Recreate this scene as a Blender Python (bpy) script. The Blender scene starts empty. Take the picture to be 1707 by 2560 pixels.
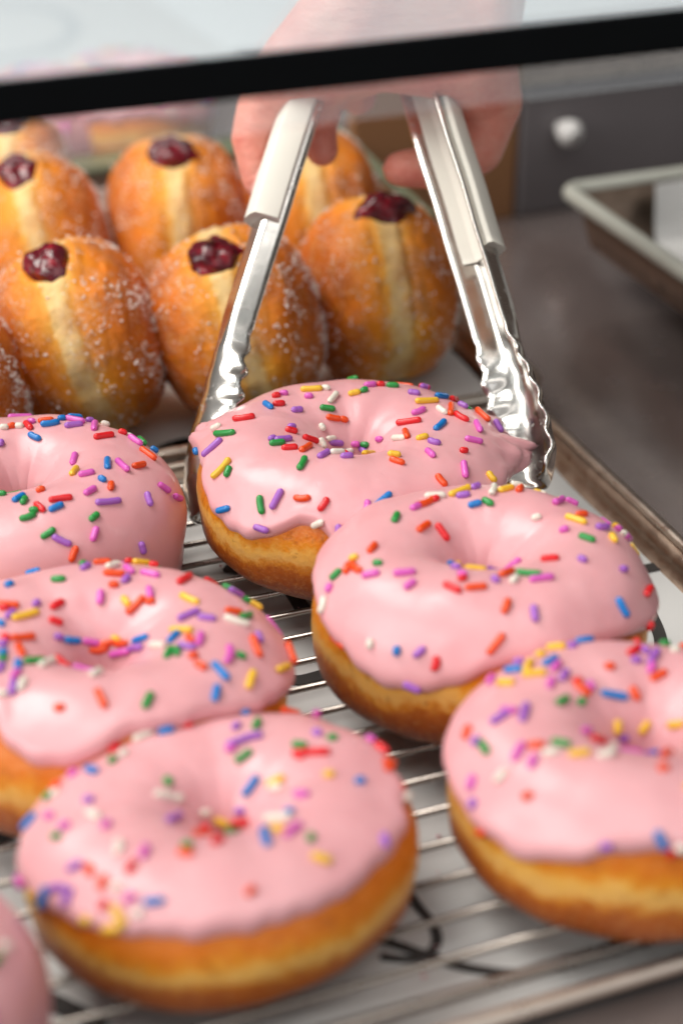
# tables: everything in centimetres
CAM = {'focus': 54.2, 'fstop': 5.3, 'lens': 62, 'loc': [-3.969, -44.296, 29.777], 'pitch': 30}
DONUTS = [{'Ro': 4.975,
  'edge': [(0, 21), (60, 6), (120, 11), (170, 22), (195, 28), (215, 12), (233, 8), (250, 26), (258, 28), (266, 12), (276, 6), (300, 14), (330, 26)],
  'h': 4.3,
  'hole': 0.48,
  'key': 'A',
  'label': 'pink sprinkled doughnut gripped between the ends of the tongs',
  'loc': (-3.7, 4.45, 0.25),
  'rot': (0.017453292519943295, 0.03490658503988659, 0),
  'rough': 0,
  'seed': 1.0,
  'squash': (1, 0.9, 1),
  't_in': 218,
  'th': 0.26,
  'torn': ((10, 26, 11, 24, 0.72), (27, 36, 7, 16, 0.55), (2, 5, 5, 14, 0.4), (165, 30, 9, 22, 0.4))},
 {'Ro': 4.8,
  'edge': [(0, -42), (50, -34), (120, -24), (180, -14), (230, -19), (280, -39), (320, -46)],
  'h': 4.2,
  'hole': 0.55,
  'key': 'B',
  'label': 'pink doughnut at the back left, iced right down its side',
  'loc': (-13.75, 2.8, 0),
  'rot': (0, 0, 0),
  'rough': 0,
  'seed': 2.3,
  'squash': (1, 0.9, 1),
  't_in': 218,
  'th': 0.26,
  'torn': ()},
 {'Ro': 5.0,
  'edge': [(0, 14), (60, 16), (120, 26), (180, 56), (215, 62), (232, 60), (247, 40), (259, 30), (270, 33), (285, 50), (315, 44), (340, 26)],
  'h': 4.1,
  'hole': 0.6,
  'key': 'C',
  'label': 'pink doughnut with one broad icing drip, between the back left one and the frontmost one',
  'loc': (-10.3, -6.3, 0),
  'rot': (0, 0, 0),
  'rough': 0,
  'seed': 3.7,
  'squash': (1, 0.9, 1),
  't_in': 218,
  'th': 0.26,
  'torn': ()},
 {'Ro': 4.7,
  'edge': [(0, 6), (60, 6), (120, 11), (170, 24), (190, 26), (205, 18), (225, 9), (243, 1), (256, 8), (272, 24), (300, 26), (330, 18)],
  'h': 4.8,
  'hole': 0.52,
  'key': 'D',
  'label': 'pink doughnut with a tiny dark hole, directly in front of the gripped one',
  'loc': (-0.1, -2.75, 0),
  'rot': (0, 0, 0),
  'rough': 0,
  'seed': 4.1,
  'squash': (1, 0.9, 1),
  't_in': 218,
  'th': 0.26,
  'torn': ()},
 {'Ro': 4.6,
  'edge': [(0, 21), (60, 16), (120, 16), (170, 19), (200, 13), (225, 9), (245, 19), (256, 31), (268, 35), (282, 27), (296, 31), (330, 33)],
  'h': 4.3,
  'hole': 0.58,
  'key': 'E',
  'label': 'pink doughnut cut by the right edge of the photo, its icing scalloped in front',
  'loc': (3.3, -10.1, 0),
  'rot': (0, 0, 0),
  'rough': 0,
  'seed': 5.9,
  'squash': (1, 0.9, 1),
  't_in': 218,
  'th': 0.26,
  'torn': ()},
 {'Ro': 4.725,
  'edge': [(0, 36), (40, 26), (100, 17), (150, 18), (180, 18), (205, 24), (230, 32), (243, 32), (255, 36), (285, 36), (320, 38)],
  'h': 3.4,
  'hole': 0.58,
  'key': 'F',
  'label': 'frontmost whole pink doughnut with a straight icing edge and broad golden side',
  'loc': (-6.75, -12.1, 0),
  'rot': (0, 0, 0.3839724354387525),
  'rough': 0,
  'seed': 6.6,
  'squash': (1, 0.84, 1),
  't_in': 218,
  'th': 0.26,
  'torn': ()},
 {'Ro': 4.7,
  'edge': [(0, -60), (90, -50), (180, -50), (270, -55)],
  'h': 4.2,
  'hole': 0.56,
  'key': 'G',
  'label': 'sliver of a dark pink iced doughnut at the lower left corner',
  'loc': (-15.073631922670252, -17.84562385582752, 0),
  'rot': (0, 0, 0),
  'rough': 0,
  'seed': 7.7,
  'squash': (1, 0.9, 1),
  't_in': 218,
  'th': 0.26,
  'torn': ()}]
JELLIES = [{'jam_ang': 76,
  'jam_r': (0.72, 0.8),
  'jam_x': 0.0,
  'label': 'front left jam doughnut with a slanting pale band and heavy sugar',
  'loc': [-13.616, 15.714, 2.55],
  'rot': (0.0, -0.2792526803190927, 0.13962634015954636),
  'seed': 1,
  'sr': 3.7,
  'sx': 2.95},
 {'jam_ang': 70,
  'jam_r': (0.85, 0.75),
  'jam_x': 0.0,
  'label': 'jam doughnut partly behind the left arm of the tongs',
  'loc': [-7.926, 17.027, 2.55],
  'rot': (0.0, -0.2617993877991494, 0.17453292519943295),
  'seed': 2,
  'sr': 3.75,
  'sx': 3.1},
 {'jam_ang': 80,
  'jam_r': (1.0, 0.7),
  'jam_x': 0.25,
  'label': 'jam doughnut standing between the two arms of the tongs',
  'loc': [-2.589, 20.273, 2.55],
  'rot': (0.0, -0.03490658503988659, 0.24434609527920614),
  'seed': 3,
  'sr': 3.7,
  'sx': 2.95},
 {'jam_ang': 72,
  'jam_r': (0.8, 0.75),
  'jam_x': 0.0,
  'label': 'jam doughnut right behind the front left one, cut by the left edge of the photo',
  'loc': [-16.499, 25.782, 2.55],
  'rot': (0.0, -0.22689280275926285, 0.17453292519943295),
  'seed': 4,
  'sr': 3.7,
  'sx': 2.75},
 {'jam_ang': 72,
  'jam_r': (0.95, 0.7),
  'jam_x': 0.0,
  'label': 'jam doughnut second from the left in the second row of the back tray',
  'loc': [-10.952, 27.662, 2.55],
  'rot': (0.0, -0.06981317007977318, 0.13962634015954636),
  'seed': 5,
  'sr': 3.75,
  'sx': 2.95},
 {'jam_ang': 78,
  'jam_r': (0.9, 0.7),
  'jam_x': 0.0,
  'label': 'jam doughnut behind the grip of the left tong arm, touched by fingers',
  'loc': [-5.423, 28.633, 2.55],
  'rot': (0.0, -0.06981317007977318, 0.17453292519943295),
  'seed': 6,
  'sr': 3.75,
  'sx': 3.0},
 {'jam_ang': 74,
  'jam_r': (0.85, 0.75),
  'jam_x': 0.0,
  'label': 'rearmost jam doughnut at the left edge of the back tray',
  'loc': [-18.813, 32.315, 2.55],
  'rot': (0.0, 0.0, 0.10471975511965978),
  'seed': 7,
  'sr': 3.6,
  'sx': 2.6},
 {'jam_ang': 76,
  'jam_r': (0.85, 0.75),
  'jam_x': 0.0,
  'label': 'sliver of a jam doughnut left of the front left one',
  'loc': [-18.05, 11.422, 2.55],
  'rot': (0.0, -0.20943951023931956, 0.08726646259971647),
  'seed': 8,
  'sr': 3.6,
  'sx': 2.9}]
TRAYS = [{'a0': -46,
  'a1': 8.1,
  'b0': -13.799999999999999,
  'b1': 12.85,
  'flare': 0.3,
  'label': 'bronze toned metal tray under the wire rack of pink doughnuts',
  'name': 'metal_tray',
  'rim_r': 0.2,
  'z0': -1.15,
  'z1': -0.05},
 {'a0': -46, 'a1': 9.2, 'b0': 14.9, 'b1': 34.0, 'flare': 0.3, 'label': 'metal tray holding the jam doughnuts on white paper', 'name': 'metal_tray', 'z0': -1.15, 'z1': -0.05},
 {'a0': 17.4,
  'a1': 58,
  'b0': -18,
  'b1': 26.0,
  'flare': 0.4,
  'label': 'raised metal tray with a pale bright rim at the right of the case',
  'mat': 'tray',
  'name': 'metal_tray',
  'rim_r': 0.36,
  'rimmat': 'palerim',
  'rr': 0.45,
  'z0': 0.5,
  'z1': 2.9}]
PAPERS = [{'corners': [[-37.209, -28.637], [12.504, -9.553], [3.151, 14.813], [-46.562, -4.27]],
  'label': 'white paper printed with black loops under the wire rack',
  'name': 'paper_liner',
  'seed': 1,
  'strokes': [([[5.143, 3.594], [5.624, 3.357], [5.85, 2.309], [5.909, 1.073], [5.651, 0.204], [4.977, -1.056]], 0.42), ([[4.477, 4.439], [5.892, 5.18], [7.584, 5.811]], 0.45),
              ([[-5.935, -0.849], [-5.328, -1.097], [-4.612, -0.849], [-3.404, -0.222]], 0.5), ([[-7.853, 5.305], [-6.782, 5.006], [-5.7, 3.953], [-5.157, 2.654]], 0.55),
              ([[-2.466, -9.858], [-2.09, -10.776], [-1.737, -11.464], [-1.626, -12.052], [-1.842, -12.504], [-2.355, -12.707], [-3.031, -12.599]], 0.26),
              ([[-3.509, -11.746], [-2.729, -12.162], [-1.96, -12.545], [-1.108, -12.948], [-0.35, -13.134], [0.318, -13.187], [1.103, -13.028], [1.811, -12.734], [2.972, -12.052],
                [3.87, -11.322]],
               0.3),
              ([[-11.498, -13.761], [-10.479, -14.271], [-9.468, -14.894]], 0.55), ([[-13.165, -8.466], [-12.61, -7.986], [-11.784, -7.823]], 0.5)],
  'z': -1.08},
 {'bend': (0.93, 4.0),
  'corners': [[-47.602, -1.563], [2.065, 17.502], [-4.708, 35.147], [-54.375, 16.082]],
  'curl': 0.8,
  'label': 'white paper with a curled edge under the jam doughnuts',
  'name': 'paper_liner',
  'seed': 2,
  'z': -1.08},
 {'bend': (0.965, 2.6),
  'corners': [[16.801, 12.876], [39.861, 21.728], [32.926, 39.793], [9.867, 30.941]],
  'label': 'white paper in the raised tray at the right',
  'name': 'paper_liner',
  'seed': 3,
  'z': 0.62},
 {'corners': [[-35.296, 55.997], [-9.186, 62.564], [-18.953, 83.881], [-55.111, 105.763]],
  'ink': 'greyink',
  'label': 'large white sheet with faint grey rings on the counter far behind',
  'name': 'paper_sheet',
  'seed': 5,
  'strokes': [([[-28.895, 77.08], [-25.79, 78.169], [-23.017, 76.008], [-21.527, 71.879], [-21.909, 67.991], [-23.843, 65.673], [-26.606, 64.322]], 1.0)],
  'z': -0.72},
 {'corners': [[-54.545, 30.477], [-14.868, 45.708], [-20.602, 60.645], [-60.279, 45.414]],
  'curl': 0.5,
  'label': 'white paper beneath the far blurred pink doughnuts',
  'name': 'paper_liner',
  'seed': 6,
  'z': -1.3}]
RACK = {'a0': -44.5, 'a1': 4.1, 'b0': -13.2, 'b1': 12.4, 'z': 0, 'zb': -1.0}
TONG = {'O': [-3.4, 5.2, 2.0],
 'T': [0.0, 0.743, 0.669],
 'left': {'grip0': 10.664605350900958,
          'len': 20.18922399698462,
          'pts': [[-5.047, -0.863], [-5.254, 0.22], [-5.172, 1.593], [-4.84, 2.985], [-4.493, 4.542], [-4.074, 6.125], [-3.596, 7.882], [-3.122, 9.597], [-2.667, 11.343],
                  [-2.162, 13.199], [-1.593, 15.25], [-0.97, 17.344], [-0.476, 18.985]],
          'roll': -28,
          'scale': 0.74,
          'tip': 6.992942872065811},
 'pivot': [-0.078, 19.15],
 'right': {'grip0': 8.410740648748835,
           'len': 19.476704450926622,
           'pts': [[5.725, 0.152], [5.837, 1.179], [5.585, 2.565], [5.176, 4.115], [4.671, 5.835], [4.237, 7.587], [3.842, 9.072], [3.444, 10.732], [2.984, 12.421],
                   [2.545, 14.219], [2.042, 16.05], [1.287, 17.67], [0.376, 18.985]],
           'roll': -32,
           'scale': 0.88,
           'tip': 5.987881245421442}}
RAGS = []
HAND = {'e': [(0, 1), (1, 2), (0, 3), (3, 4), (4, 5), (5, 6), (0, 7), (7, 8), (8, 9), (9, 10), (0, 11), (3, 7), (7, 11), (11, 12), (12, 13), (0, 14), (11, 14), (14, 15), (15, 1),
       (14, 16), (16, 17), (17, 18), (18, 19)],
 'nails': [[[-6.806, 14.677, 8.964], [0.05, -0.4, -1.0], [0.92, -0.485, 0.24], [-0.5, -0.802, 0.296]]],
 'r': [2.1, 2.3, 2.8, 1.25, 1.05, 0.9, 0.64, 1.25, 1.0, 0.82, 0.62, 1.2, 0.95, 0.7, 1.75, 1.7, 1.3, 1.0, 0.82, 0.66],
 'v': [[-2.655, 16.54, 15.091], [-2.485, 19.631, 17.644], [-2.412, 25.968, 22.62], [-5.456, 15.781, 12.975], [-6.506, 16.345, 11.552], [-6.968, 15.902, 10.186],
       [-6.832, 15.226, 8.814], [-4.085, 15.383, 13.087], [-4.719, 16.717, 11.797], [-4.953, 17.479, 10.117], [-4.665, 17.048, 9.37], [-2.655, 15.451, 13.204],
       [-3.597, 17.026, 12.133], [-3.371, 18.214, 10.99], [0.322, 16.217, 13.131], [1.216, 19.316, 16.9], [1.142, 16.927, 11.162], [0.819, 16.502, 9.625], [-0.675, 16.161, 9.034],
       [-1.888, 16.036, 9.018]]}
GLASS = {'bar': 0.95, 'c': [-3.97, -4.6, 18.54], 'h': 16, 'lip': 0.75, 'up': [-0.09, 0.233, 0.97]}
CABINET = {'a0': 18.59357800432115, 'a1': 80, 'b0': 35.13780034267364, 'knob': [6.777, 40.239, 2.812], 'z0': -1.6, 'z1': 5.15}
PANEL = {'a0': 9.849227556786621, 'a1': 18.44357800432115, 'b': 35.6, 'z1': 6.5}
LEDGE = {'a0': -60, 'a1': 9.281551481051618, 'b': 44.0, 'z': 0.6}
STRIP = [[-0.186, 27.187, 3.0], [-5.449, 42.758, 3.0]]
FAR = [('B', [-20.062, 46.514, -1.2], 40, 'far blurred pink doughnut at the left behind the ledge'),
 ('D', [-15.11, 47.552, -1.2], 100, 'far blurred pink doughnut on the curved white paper edge')]
LIGHT = {'areas': [('window_light', (-115, -85, 68), (-2, 2, 0), 130, 90, 17, (1, 0.975, 0.94)), ('overhead_fill', (10, -60, 120), (0, 12, 0), 110, 70, 5.5, (1, 0.975, 0.94)),  # second lamp is an added overhead fill, no fixture there
           ('pane_haze_lamp', (95, -125, 62), (-4, -2, 14), 150, 100, 3.2, (0.97, 0.98, 1)), ('back_fill', (-55, 15, 95), (-4, 22, 2), 70, 50, 11.5, (1, 0.96, 0.9))],  # both added: first puts haze on the pane, second brightens the back
 'world': 0.43}
SPRINKLES = {
'A': [((-2.506,2.05,4.49),(0.923,0.383,0.04),(-0.053,0.022,0.998),0,0,'r'),
 ((-2.267,2.237,4.49),(0.993,-0.087,0.075),(-0.067,0.096,0.993),0,0,'m'),
 ((-2.744,1.275,4.494),(0.544,-0.839,0.006),(0.027,0.025,0.999),2,0,'b'),
 ((-2.405,1.44,4.49),(0.945,0.325,-0.025),(0.029,-0.006,1.0),1,1,'r'),
 ((-1.388,2.529,4.543),(0.996,0.001,0.093),(-0.093,-0.015,0.996),4,1,'y'),
 ((-0.935,2.611,4.56),(0.94,-0.341,0.004),(0.028,0.089,0.996),0,0,'w'),
 ((-1.464,2.047,4.513),(0.988,-0.125,0.093),(-0.11,-0.137,0.984),0,0,'m'),
 ((-0.7,2.051,4.499),(0.41,0.899,0.157),(0.125,-0.226,0.966),3,1,'w'),
 ((-1.827,1.156,4.428),(0.897,0.434,-0.085),(0.133,-0.082,0.988),1,0,'p'),
 ((-0.873,1.493,4.365),(0.981,0.101,-0.168),(0.193,-0.357,0.914),2,0,'g'),
 ((-3.46,0.36,4.464),(0.98,-0.02,0.2),(-0.2,0.031,0.979),4,2,'r'),
 ((-4.313,0.469,4.05),(0.763,-0.293,0.576),(-0.588,0.056,0.807),1,0,'w'),
 ((-4.01,-0.404,4.278),(0.797,-0.495,0.347),(-0.455,-0.114,0.883),5,1,'g'),
 ((-1.985,-0.317,4.398),(0.932,0.158,-0.327),(0.33,0.005,0.944),1,0,'r'),
 ((-1.971,-0.058,4.411),(0.831,0.511,-0.218),(0.298,-0.079,0.951),0,1,'p'),
 ((-1.043,0.761,4.039),(0.485,-0.662,-0.572),(0.46,-0.363,0.811),0,0,'w'),
 ((-0.672,1.187,4.182),(0.964,0.143,-0.225),(0.267,-0.508,0.819),2,1,'o'),
 ((-4.895,0.216,3.345),(0.264,-0.899,-0.349),(-0.964,-0.255,-0.073),0,1,'b'),
 ((-4.356,-0.829,3.978),(0.711,0.392,0.583),(-0.581,-0.139,0.802),5,0,'p'),
 ((-2.531,-1.224,4.542),(0.737,0.675,0.008),(0.006,-0.018,1.0),0,1,'p'),
 ((-2.199,-1.213,4.526),(0.857,0.499,-0.129),(0.13,0.032,0.991),3,1,'p'),
 ((-2.377,-1.495,4.53),(0.944,0.328,-0.034),(0.06,-0.069,0.996),2,0,'g'),
 ((-1.987,-1.772,4.516),(0.978,0.207,0.03),(-0.042,0.057,0.998),2,1,'r'),
 ((-1.494,-1.714,4.504),(0.458,0.882,-0.114),(0.017,0.119,0.993),4,1,'o'),
 ((-1.385,-0.56,4.225),(0.805,0.372,-0.462),(0.409,0.216,0.887),3,0,'r'),
 ((-1.03,-0.005,3.84),(0.409,-0.703,-0.581),(0.74,-0.116,0.662),1,0,'w'),
 ((-0.758,0.561,3.742),(0.693,0.68,-0.241),(0.596,-0.352,0.721),1,1,'w'),
 ((-0.582,0.548,3.598),(0.879,0.403,-0.255),(0.46,-0.577,0.675),2,0,'p'),
 ((-0.552,-1.971,4.509),(0.858,0.469,-0.209),(0.067,0.3,0.951),2,1,'w'),
 ((-0.951,-2.213,4.548),(0.533,0.845,-0.05),(-0.072,0.104,0.992),3,1,'p'),
 ((-1.587,-2.843,4.538),(0.255,0.96,0.115),(-0.095,-0.093,0.991),4,1,'g'),
 ((-4.004,-2.175,3.947),(0.64,0.333,0.692),(-0.621,-0.306,0.721),5,2,'y'),
 ((-3.792,-2.468,3.992),(0.284,0.802,0.525),(-0.543,-0.317,0.778),1,0,'g'),
 ((-2.757,-3.875,3.64),(0.164,-0.669,-0.725),(-0.437,-0.708,0.554),3,1,'g'),
 ((-2.296,-3.935,3.875),(0.429,0.542,0.723),(-0.348,-0.64,0.685),4,0,'p'),
 ((-1.553,-4.135,4.045),(0.959,-0.236,0.159),(-0.265,-0.537,0.801),2,2,'o'),
 ((-0.93,-4.437,4.006),(0.502,0.694,0.516),(-0.076,-0.558,0.826),2,1,'r'),
 ((-3.891,-3.321,3.136),(0.808,-0.357,0.468),(-0.575,-0.653,0.493),2,0,'b'),
 ((-0.017,2.318,4.555),(0.965,0.198,0.174),(-0.139,-0.176,0.974),1,0,'y'),
 ((0.295,2.447,4.609),(0.831,0.544,0.117),(-0.06,-0.121,0.991),0,0,'g'),
 ((0.489,2.864,4.612),(0.942,0.334,-0.028),(0.004,0.072,0.997),1,2,'m'),
 ((0.828,2.95,4.593),(0.966,0.245,-0.078),(0.046,0.132,0.99),0,0,'r'),
 ((1.215,2.915,4.583),(1.0,-0.013,-0.018),(0.019,0.135,0.991),1,1,'g'),
 ((1.627,3.833,4.28),(0.869,-0.473,0.146),(-0.102,-0.46,-0.882),4,0,'o'),
 ((2.262,3.448,4.321),(0.915,0.248,-0.318),(0.228,0.334,0.915),1,0,'r'),
 ((2.277,3.438,4.322),(0.838,0.411,-0.359),(0.228,0.334,0.915),1,0,'p'),
 ((1.888,2.381,4.593),(0.958,-0.287,-0.024),(0.045,0.065,0.997),1,0,'p'),
 ((2.281,1.838,4.571),(0.927,0.362,-0.101),(0.104,0.011,0.995),5,1,'y'),
 ((2.779,2.543,4.424),(0.715,0.609,-0.343),(0.292,0.185,0.938),3,1,'b'),
 ((3.104,3.057,4.148),(0.441,-0.882,0.164),(-0.45,-0.376,-0.81),2,1,'y'),
 ((3.413,2.66,4.145),(0.864,0.121,-0.488),(-0.407,-0.401,-0.821),0,1,'r'),
 ((2.006,1.175,4.515),(0.828,0.541,0.146),(-0.066,-0.164,0.984),2,2,'m'),
 ((2.729,1.235,4.536),(0.579,-0.812,-0.076),(0.033,-0.07,0.997),2,1,'w'),
 ((3.218,2.891,4.16),(0.266,0.855,-0.445),(0.408,0.318,0.856),5,2,'r'),
 ((3.026,1.371,4.521),(0.083,0.997,0.002),(0.111,-0.011,0.994),5,1,'o'),
 ((3.439,2.044,4.351),(0.656,-0.754,-0.028),(0.336,0.259,0.906),1,0,'p'),
 ((3.701,2.435,4.125),(-0.122,-0.888,0.443),(-0.281,-0.398,-0.874),3,1,'g'),
 ((3.321,0.896,4.485),(0.668,-0.74,-0.079),(0.15,0.03,0.988),3,2,'r'),
 ((4.056,1.691,4.21),(0.458,-0.886,-0.076),(0.29,0.068,0.955),5,1,'o'),
 ((1.688,0.637,4.382),(0.948,-0.169,0.269),(-0.281,-0.056,0.958),5,1,'r'),
 ((2.638,0.189,4.508),(0.489,0.87,0.062),(-0.027,-0.056,0.998),4,1,'b'),
 ((3.833,0.478,4.371),(0.166,-0.985,-0.053),(0.347,0.008,0.938),4,0,'m'),
 ((4.551,1.484,3.934),(0.469,-0.668,-0.578),(0.65,-0.182,0.738),2,1,'p'),
 ((-0.351,1.237,4.115),(0.941,-0.028,-0.336),(0.264,-0.559,0.786),0,1,'o'),
 ((1.368,-0.234,4.216),(0.599,-0.694,0.4),(-0.511,0.054,0.858),3,0,'w'),
 ((1.6,-0.155,4.331),(0.078,-0.988,0.134),(-0.414,0.09,0.906),4,0,'o'),
 ((2.057,-0.737,4.502),(0.926,0.349,0.142),(-0.19,0.105,0.976),1,1,'y'),
 ((2.396,-1.083,4.533),(0.908,-0.416,-0.044),(0.055,0.015,0.998),1,2,'p'),
 ((3.641,-0.509,4.354),(0.949,0.162,-0.269),(0.278,-0.035,0.96),3,0,'m'),
 ((0.809,0.434,3.828),(0.658,-0.666,0.351),(-0.649,-0.265,0.714),0,1,'m'),
 ((0.358,0.667,3.517),(0.888,-0.433,0.156),(-0.439,-0.694,0.571),0,0,'g'),
 ((0.378,0.496,3.344),(0.486,-0.867,-0.109),(-0.725,-0.47,0.503),3,0,'p'),
 ((0.049,0.696,3.516),(0.999,0.033,0.019),(0.017,-0.823,0.567),0,0,'m'),
 ((-0.22,0.534,3.328),(0.932,0.36,0.041),(0.277,-0.78,0.561),1,1,'w'),
 ((-0.271,-2.359,4.586),(0.937,0.347,-0.048),(0.031,0.056,0.998),1,1,'p'),
 ((1.156,-2.048,4.532),(0.991,-0.116,-0.066),(0.078,0.107,0.991),1,0,'y'),
 ((1.229,-2.522,4.549),(0.888,-0.453,-0.073),(0.055,-0.052,0.997),2,1,'o'),
 ((2.253,-1.864,4.524),(0.439,-0.898,-0.02),(-0.029,-0.036,0.999),2,0,'m'),
 ((3.289,-1.379,4.408),(0.897,0.408,-0.172),(0.22,-0.071,0.973),0,1,'r'),
 ((3.258,-2.392,4.277),(0.071,-0.946,-0.317),(0.387,-0.267,0.882),4,0,'m'),
 ((2.54,-3.12,4.252),(0.592,-0.673,-0.444),(0.196,-0.414,0.889),2,1,'o'),
 ((4.116,-2.073,3.877),(0.584,-0.628,-0.515),(0.532,-0.183,0.827),1,2,'y'),
 ((0.795,-4.23,4.119),(0.675,0.657,0.336),(0.11,-0.54,0.835),4,0,'b'),
 ((0.32,-4.454,4.0),(0.138,0.775,0.617),(0.063,-0.629,0.775),1,2,'m'),
 ((-2.722,-4.334,3.085),(0.881,-0.466,-0.081),(-0.448,-0.878,0.169),2,0,'p'),
 ((-1.06,-4.746,3.544),(0.611,-0.482,0.627),(-0.516,-0.844,-0.146),2,0,'w'),
 ((-0.494,-5.031,3.4),(0.056,0.587,0.808),(0.137,-0.806,0.576),2,1,'p'),
 ((0.132,-5.072,3.333),(0.998,0.057,0.004),(0.046,-0.847,0.53),3,0,'p'),
 ((-0.0,-5.2,3.116),(0.888,0.217,0.405),(-0.013,-0.869,0.494),1,0,'g'),
 ((0.445,-1.064,4.032),(-0.488,-0.815,0.312),(-0.316,0.586,0.746),4,0,'y'),
 ((0.432,-0.23,3.237),(0.521,-0.124,0.845),(-0.728,0.465,0.504),2,1,'b'),
 ((-0.23,-0.317,2.892),(-0.909,0.248,0.336),(0.33,0.867,0.373),2,0,'y'),
 ((-0.396,-1.272,4.126),(0.536,-0.798,0.276),(0.257,0.551,0.794),2,2,'r'),
 ((3.345,3.898,3.247),(0.306,0.503,-0.808),(0.572,0.625,0.531),3,0,'g'),
 ((-0.054,4.427,4.071),(-0.592,0.678,-0.436),(0.009,0.628,0.779),2,0,'g'),
 ((-2.8,4.371,3.086),(-0.398,-0.672,0.624),(-0.462,0.793,0.397),3,1,'r'),
 ((3.887,2.867,3.689),(0.586,-0.755,0.293),(0.54,0.724,0.429),5,0,'p')],
'B': [((-0.796,2.383,4.381),(0.979,0.184,-0.086),(0.108,-0.116,0.987),0,1,'w'),
 ((-0.574,2.499,4.373),(0.894,0.447,-0.017),(0.074,-0.111,0.991),0,0,'o'),
 ((-0.338,2.521,4.363),(1.0,0.013,-0.006),(0.007,-0.113,0.994),0,0,'w'),
 ((-0.038,2.498,4.389),(0.522,-0.85,-0.068),(-0.118,-0.151,0.981),2,0,'r'),
 ((0.025,2.748,4.412),(0.956,-0.268,0.123),(-0.128,-0.001,0.992),0,0,'m'),
 ((0.482,2.746,4.444),(0.979,0.203,0.005),(0.002,-0.038,0.999),2,0,'o'),
 ((0.636,2.558,4.438),(0.927,0.375,-0.019),(0.029,-0.019,0.999),3,2,'b'),
 ((0.945,2.978,4.415),(0.881,0.458,-0.117),(0.091,0.078,0.993),0,1,'b'),
 ((1.313,3.298,4.307),(0.897,0.358,-0.26),(0.169,0.266,0.949),2,0,'b'),
 ((1.359,2.947,4.374),(0.938,-0.342,-0.058),(0.108,0.129,0.986),4,0,'m'),
 ((1.38,2.498,4.404),(0.921,0.381,-0.081),(0.074,0.033,0.997),3,0,'p'),
 ((1.8,3.126,4.269),(0.839,0.431,-0.333),(0.216,0.3,0.929),0,0,'p'),
 ((2.034,2.457,4.393),(-0.069,0.987,-0.146),(0.065,0.15,0.986),5,0,'m'),
 ((2.251,3.265,4.076),(0.95,-0.14,-0.28),(0.313,0.394,0.864),0,1,'w'),
 ((0.228,1.923,4.274),(0.808,-0.577,-0.118),(-0.12,-0.358,0.926),2,1,'b'),
 ((2.419,1.614,4.434),(0.83,0.546,-0.115),(0.13,0.011,0.991),4,0,'r'),
 ((-0.793,1.573,4.209),(0.113,0.958,0.263),(0.2,-0.282,0.939),0,0,'p'),
 ((2.923,2.187,4.288),(0.945,-0.126,-0.302),(0.323,0.219,0.921),0,0,'r'),
 ((3.107,2.776,3.979),(0.575,-0.809,0.124),(-0.503,-0.469,-0.726),0,0,'w'),
 ((3.343,1.845,4.172),(0.72,-0.658,-0.22),(0.373,0.098,0.923),3,1,'m'),
 ((3.503,2.09,4.026),(0.54,-0.838,-0.082),(0.532,0.265,0.804),2,1,'g'),
 ((3.892,1.939,3.789),(0.785,-0.004,-0.62),(0.594,0.289,0.75),0,0,'b'),
 ((3.805,1.002,4.1),(0.728,-0.629,-0.272),(0.467,0.165,0.869),4,0,'o'),
 ((1.653,0.366,4.241),(0.054,0.982,0.183),(-0.488,-0.134,0.863),3,0,'m'),
 ((2.747,-0.431,4.463),(-0.107,0.991,-0.078),(0.024,0.081,0.996),5,0,'b'),
 ((3.186,-0.456,4.416),(0.509,-0.861,-0.016),(0.171,0.083,0.982),5,1,'m'),
 ((3.641,-0.136,4.259),(0.545,0.803,-0.24),(0.418,-0.012,0.909),3,1,'o'),
 ((1.809,-0.859,4.405),(0.109,0.984,-0.142),(-0.295,0.168,0.941),4,0,'y'),
 ((2.22,-1.246,4.522),(0.924,0.379,0.046),(-0.036,-0.034,0.999),2,1,'m'),
 ((2.705,-1.566,4.489),(0.774,-0.61,-0.172),(0.136,-0.105,0.985),0,1,'b'),
 ((2.988,-1.866,4.403),(0.007,0.99,0.141),(0.192,-0.139,0.972),1,0,'o'),
 ((2.424,-2.263,4.442),(0.584,0.811,0.034),(0.095,-0.111,0.989),2,0,'m'),
 ((0.966,-2.127,4.403),(0.847,0.519,0.116),(-0.178,0.071,0.981),0,0,'o'),
 ((4.037,-1.692,3.886),(0.305,-0.766,-0.565),(0.66,-0.258,0.705),2,1,'p'),
 ((4.391,-0.555,3.691),(0.677,0.228,-0.7),(0.724,-0.03,0.689),2,0,'m'),
 ((4.756,-0.263,3.216),(0.386,0.697,-0.605),(0.89,-0.11,0.442),2,1,'m'),
 ((1.623,-2.761,4.432),(0.955,0.296,0.009),(0.038,-0.154,0.987),4,0,'r'),
 ((0.394,-2.615,4.387),(0.601,0.797,0.064),(-0.063,-0.032,0.998),2,0,'b'),
 ((0.566,-2.801,4.387),(0.144,0.988,0.048),(0.002,-0.049,0.999),1,0,'g'),
 ((2.962,-2.538,4.23),(0.859,0.488,-0.158),(0.357,-0.349,0.867),5,1,'p'),
 ((-0.195,-2.151,4.268),(0.997,0.082,0.005),(-0.028,0.28,0.96),0,0,'g'),
 ((1.069,-3.168,4.358),(0.628,-0.769,-0.121),(-0.048,-0.193,0.98),2,0,'r'),
 ((1.541,-3.164,4.356),(0.763,0.636,0.119),(0.041,-0.232,0.972),2,0,'b'),
 ((0.906,-3.287,4.325),(1.0,0.028,-0.014),(0.02,-0.22,0.975),0,1,'g'),
 ((0.769,-3.566,4.258),(0.842,0.528,0.105),(0.05,-0.271,0.961),2,2,'g'),
 ((2.609,-3.201,4.067),(0.56,0.806,0.194),(0.375,-0.455,0.808),1,0,'g'),
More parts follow.
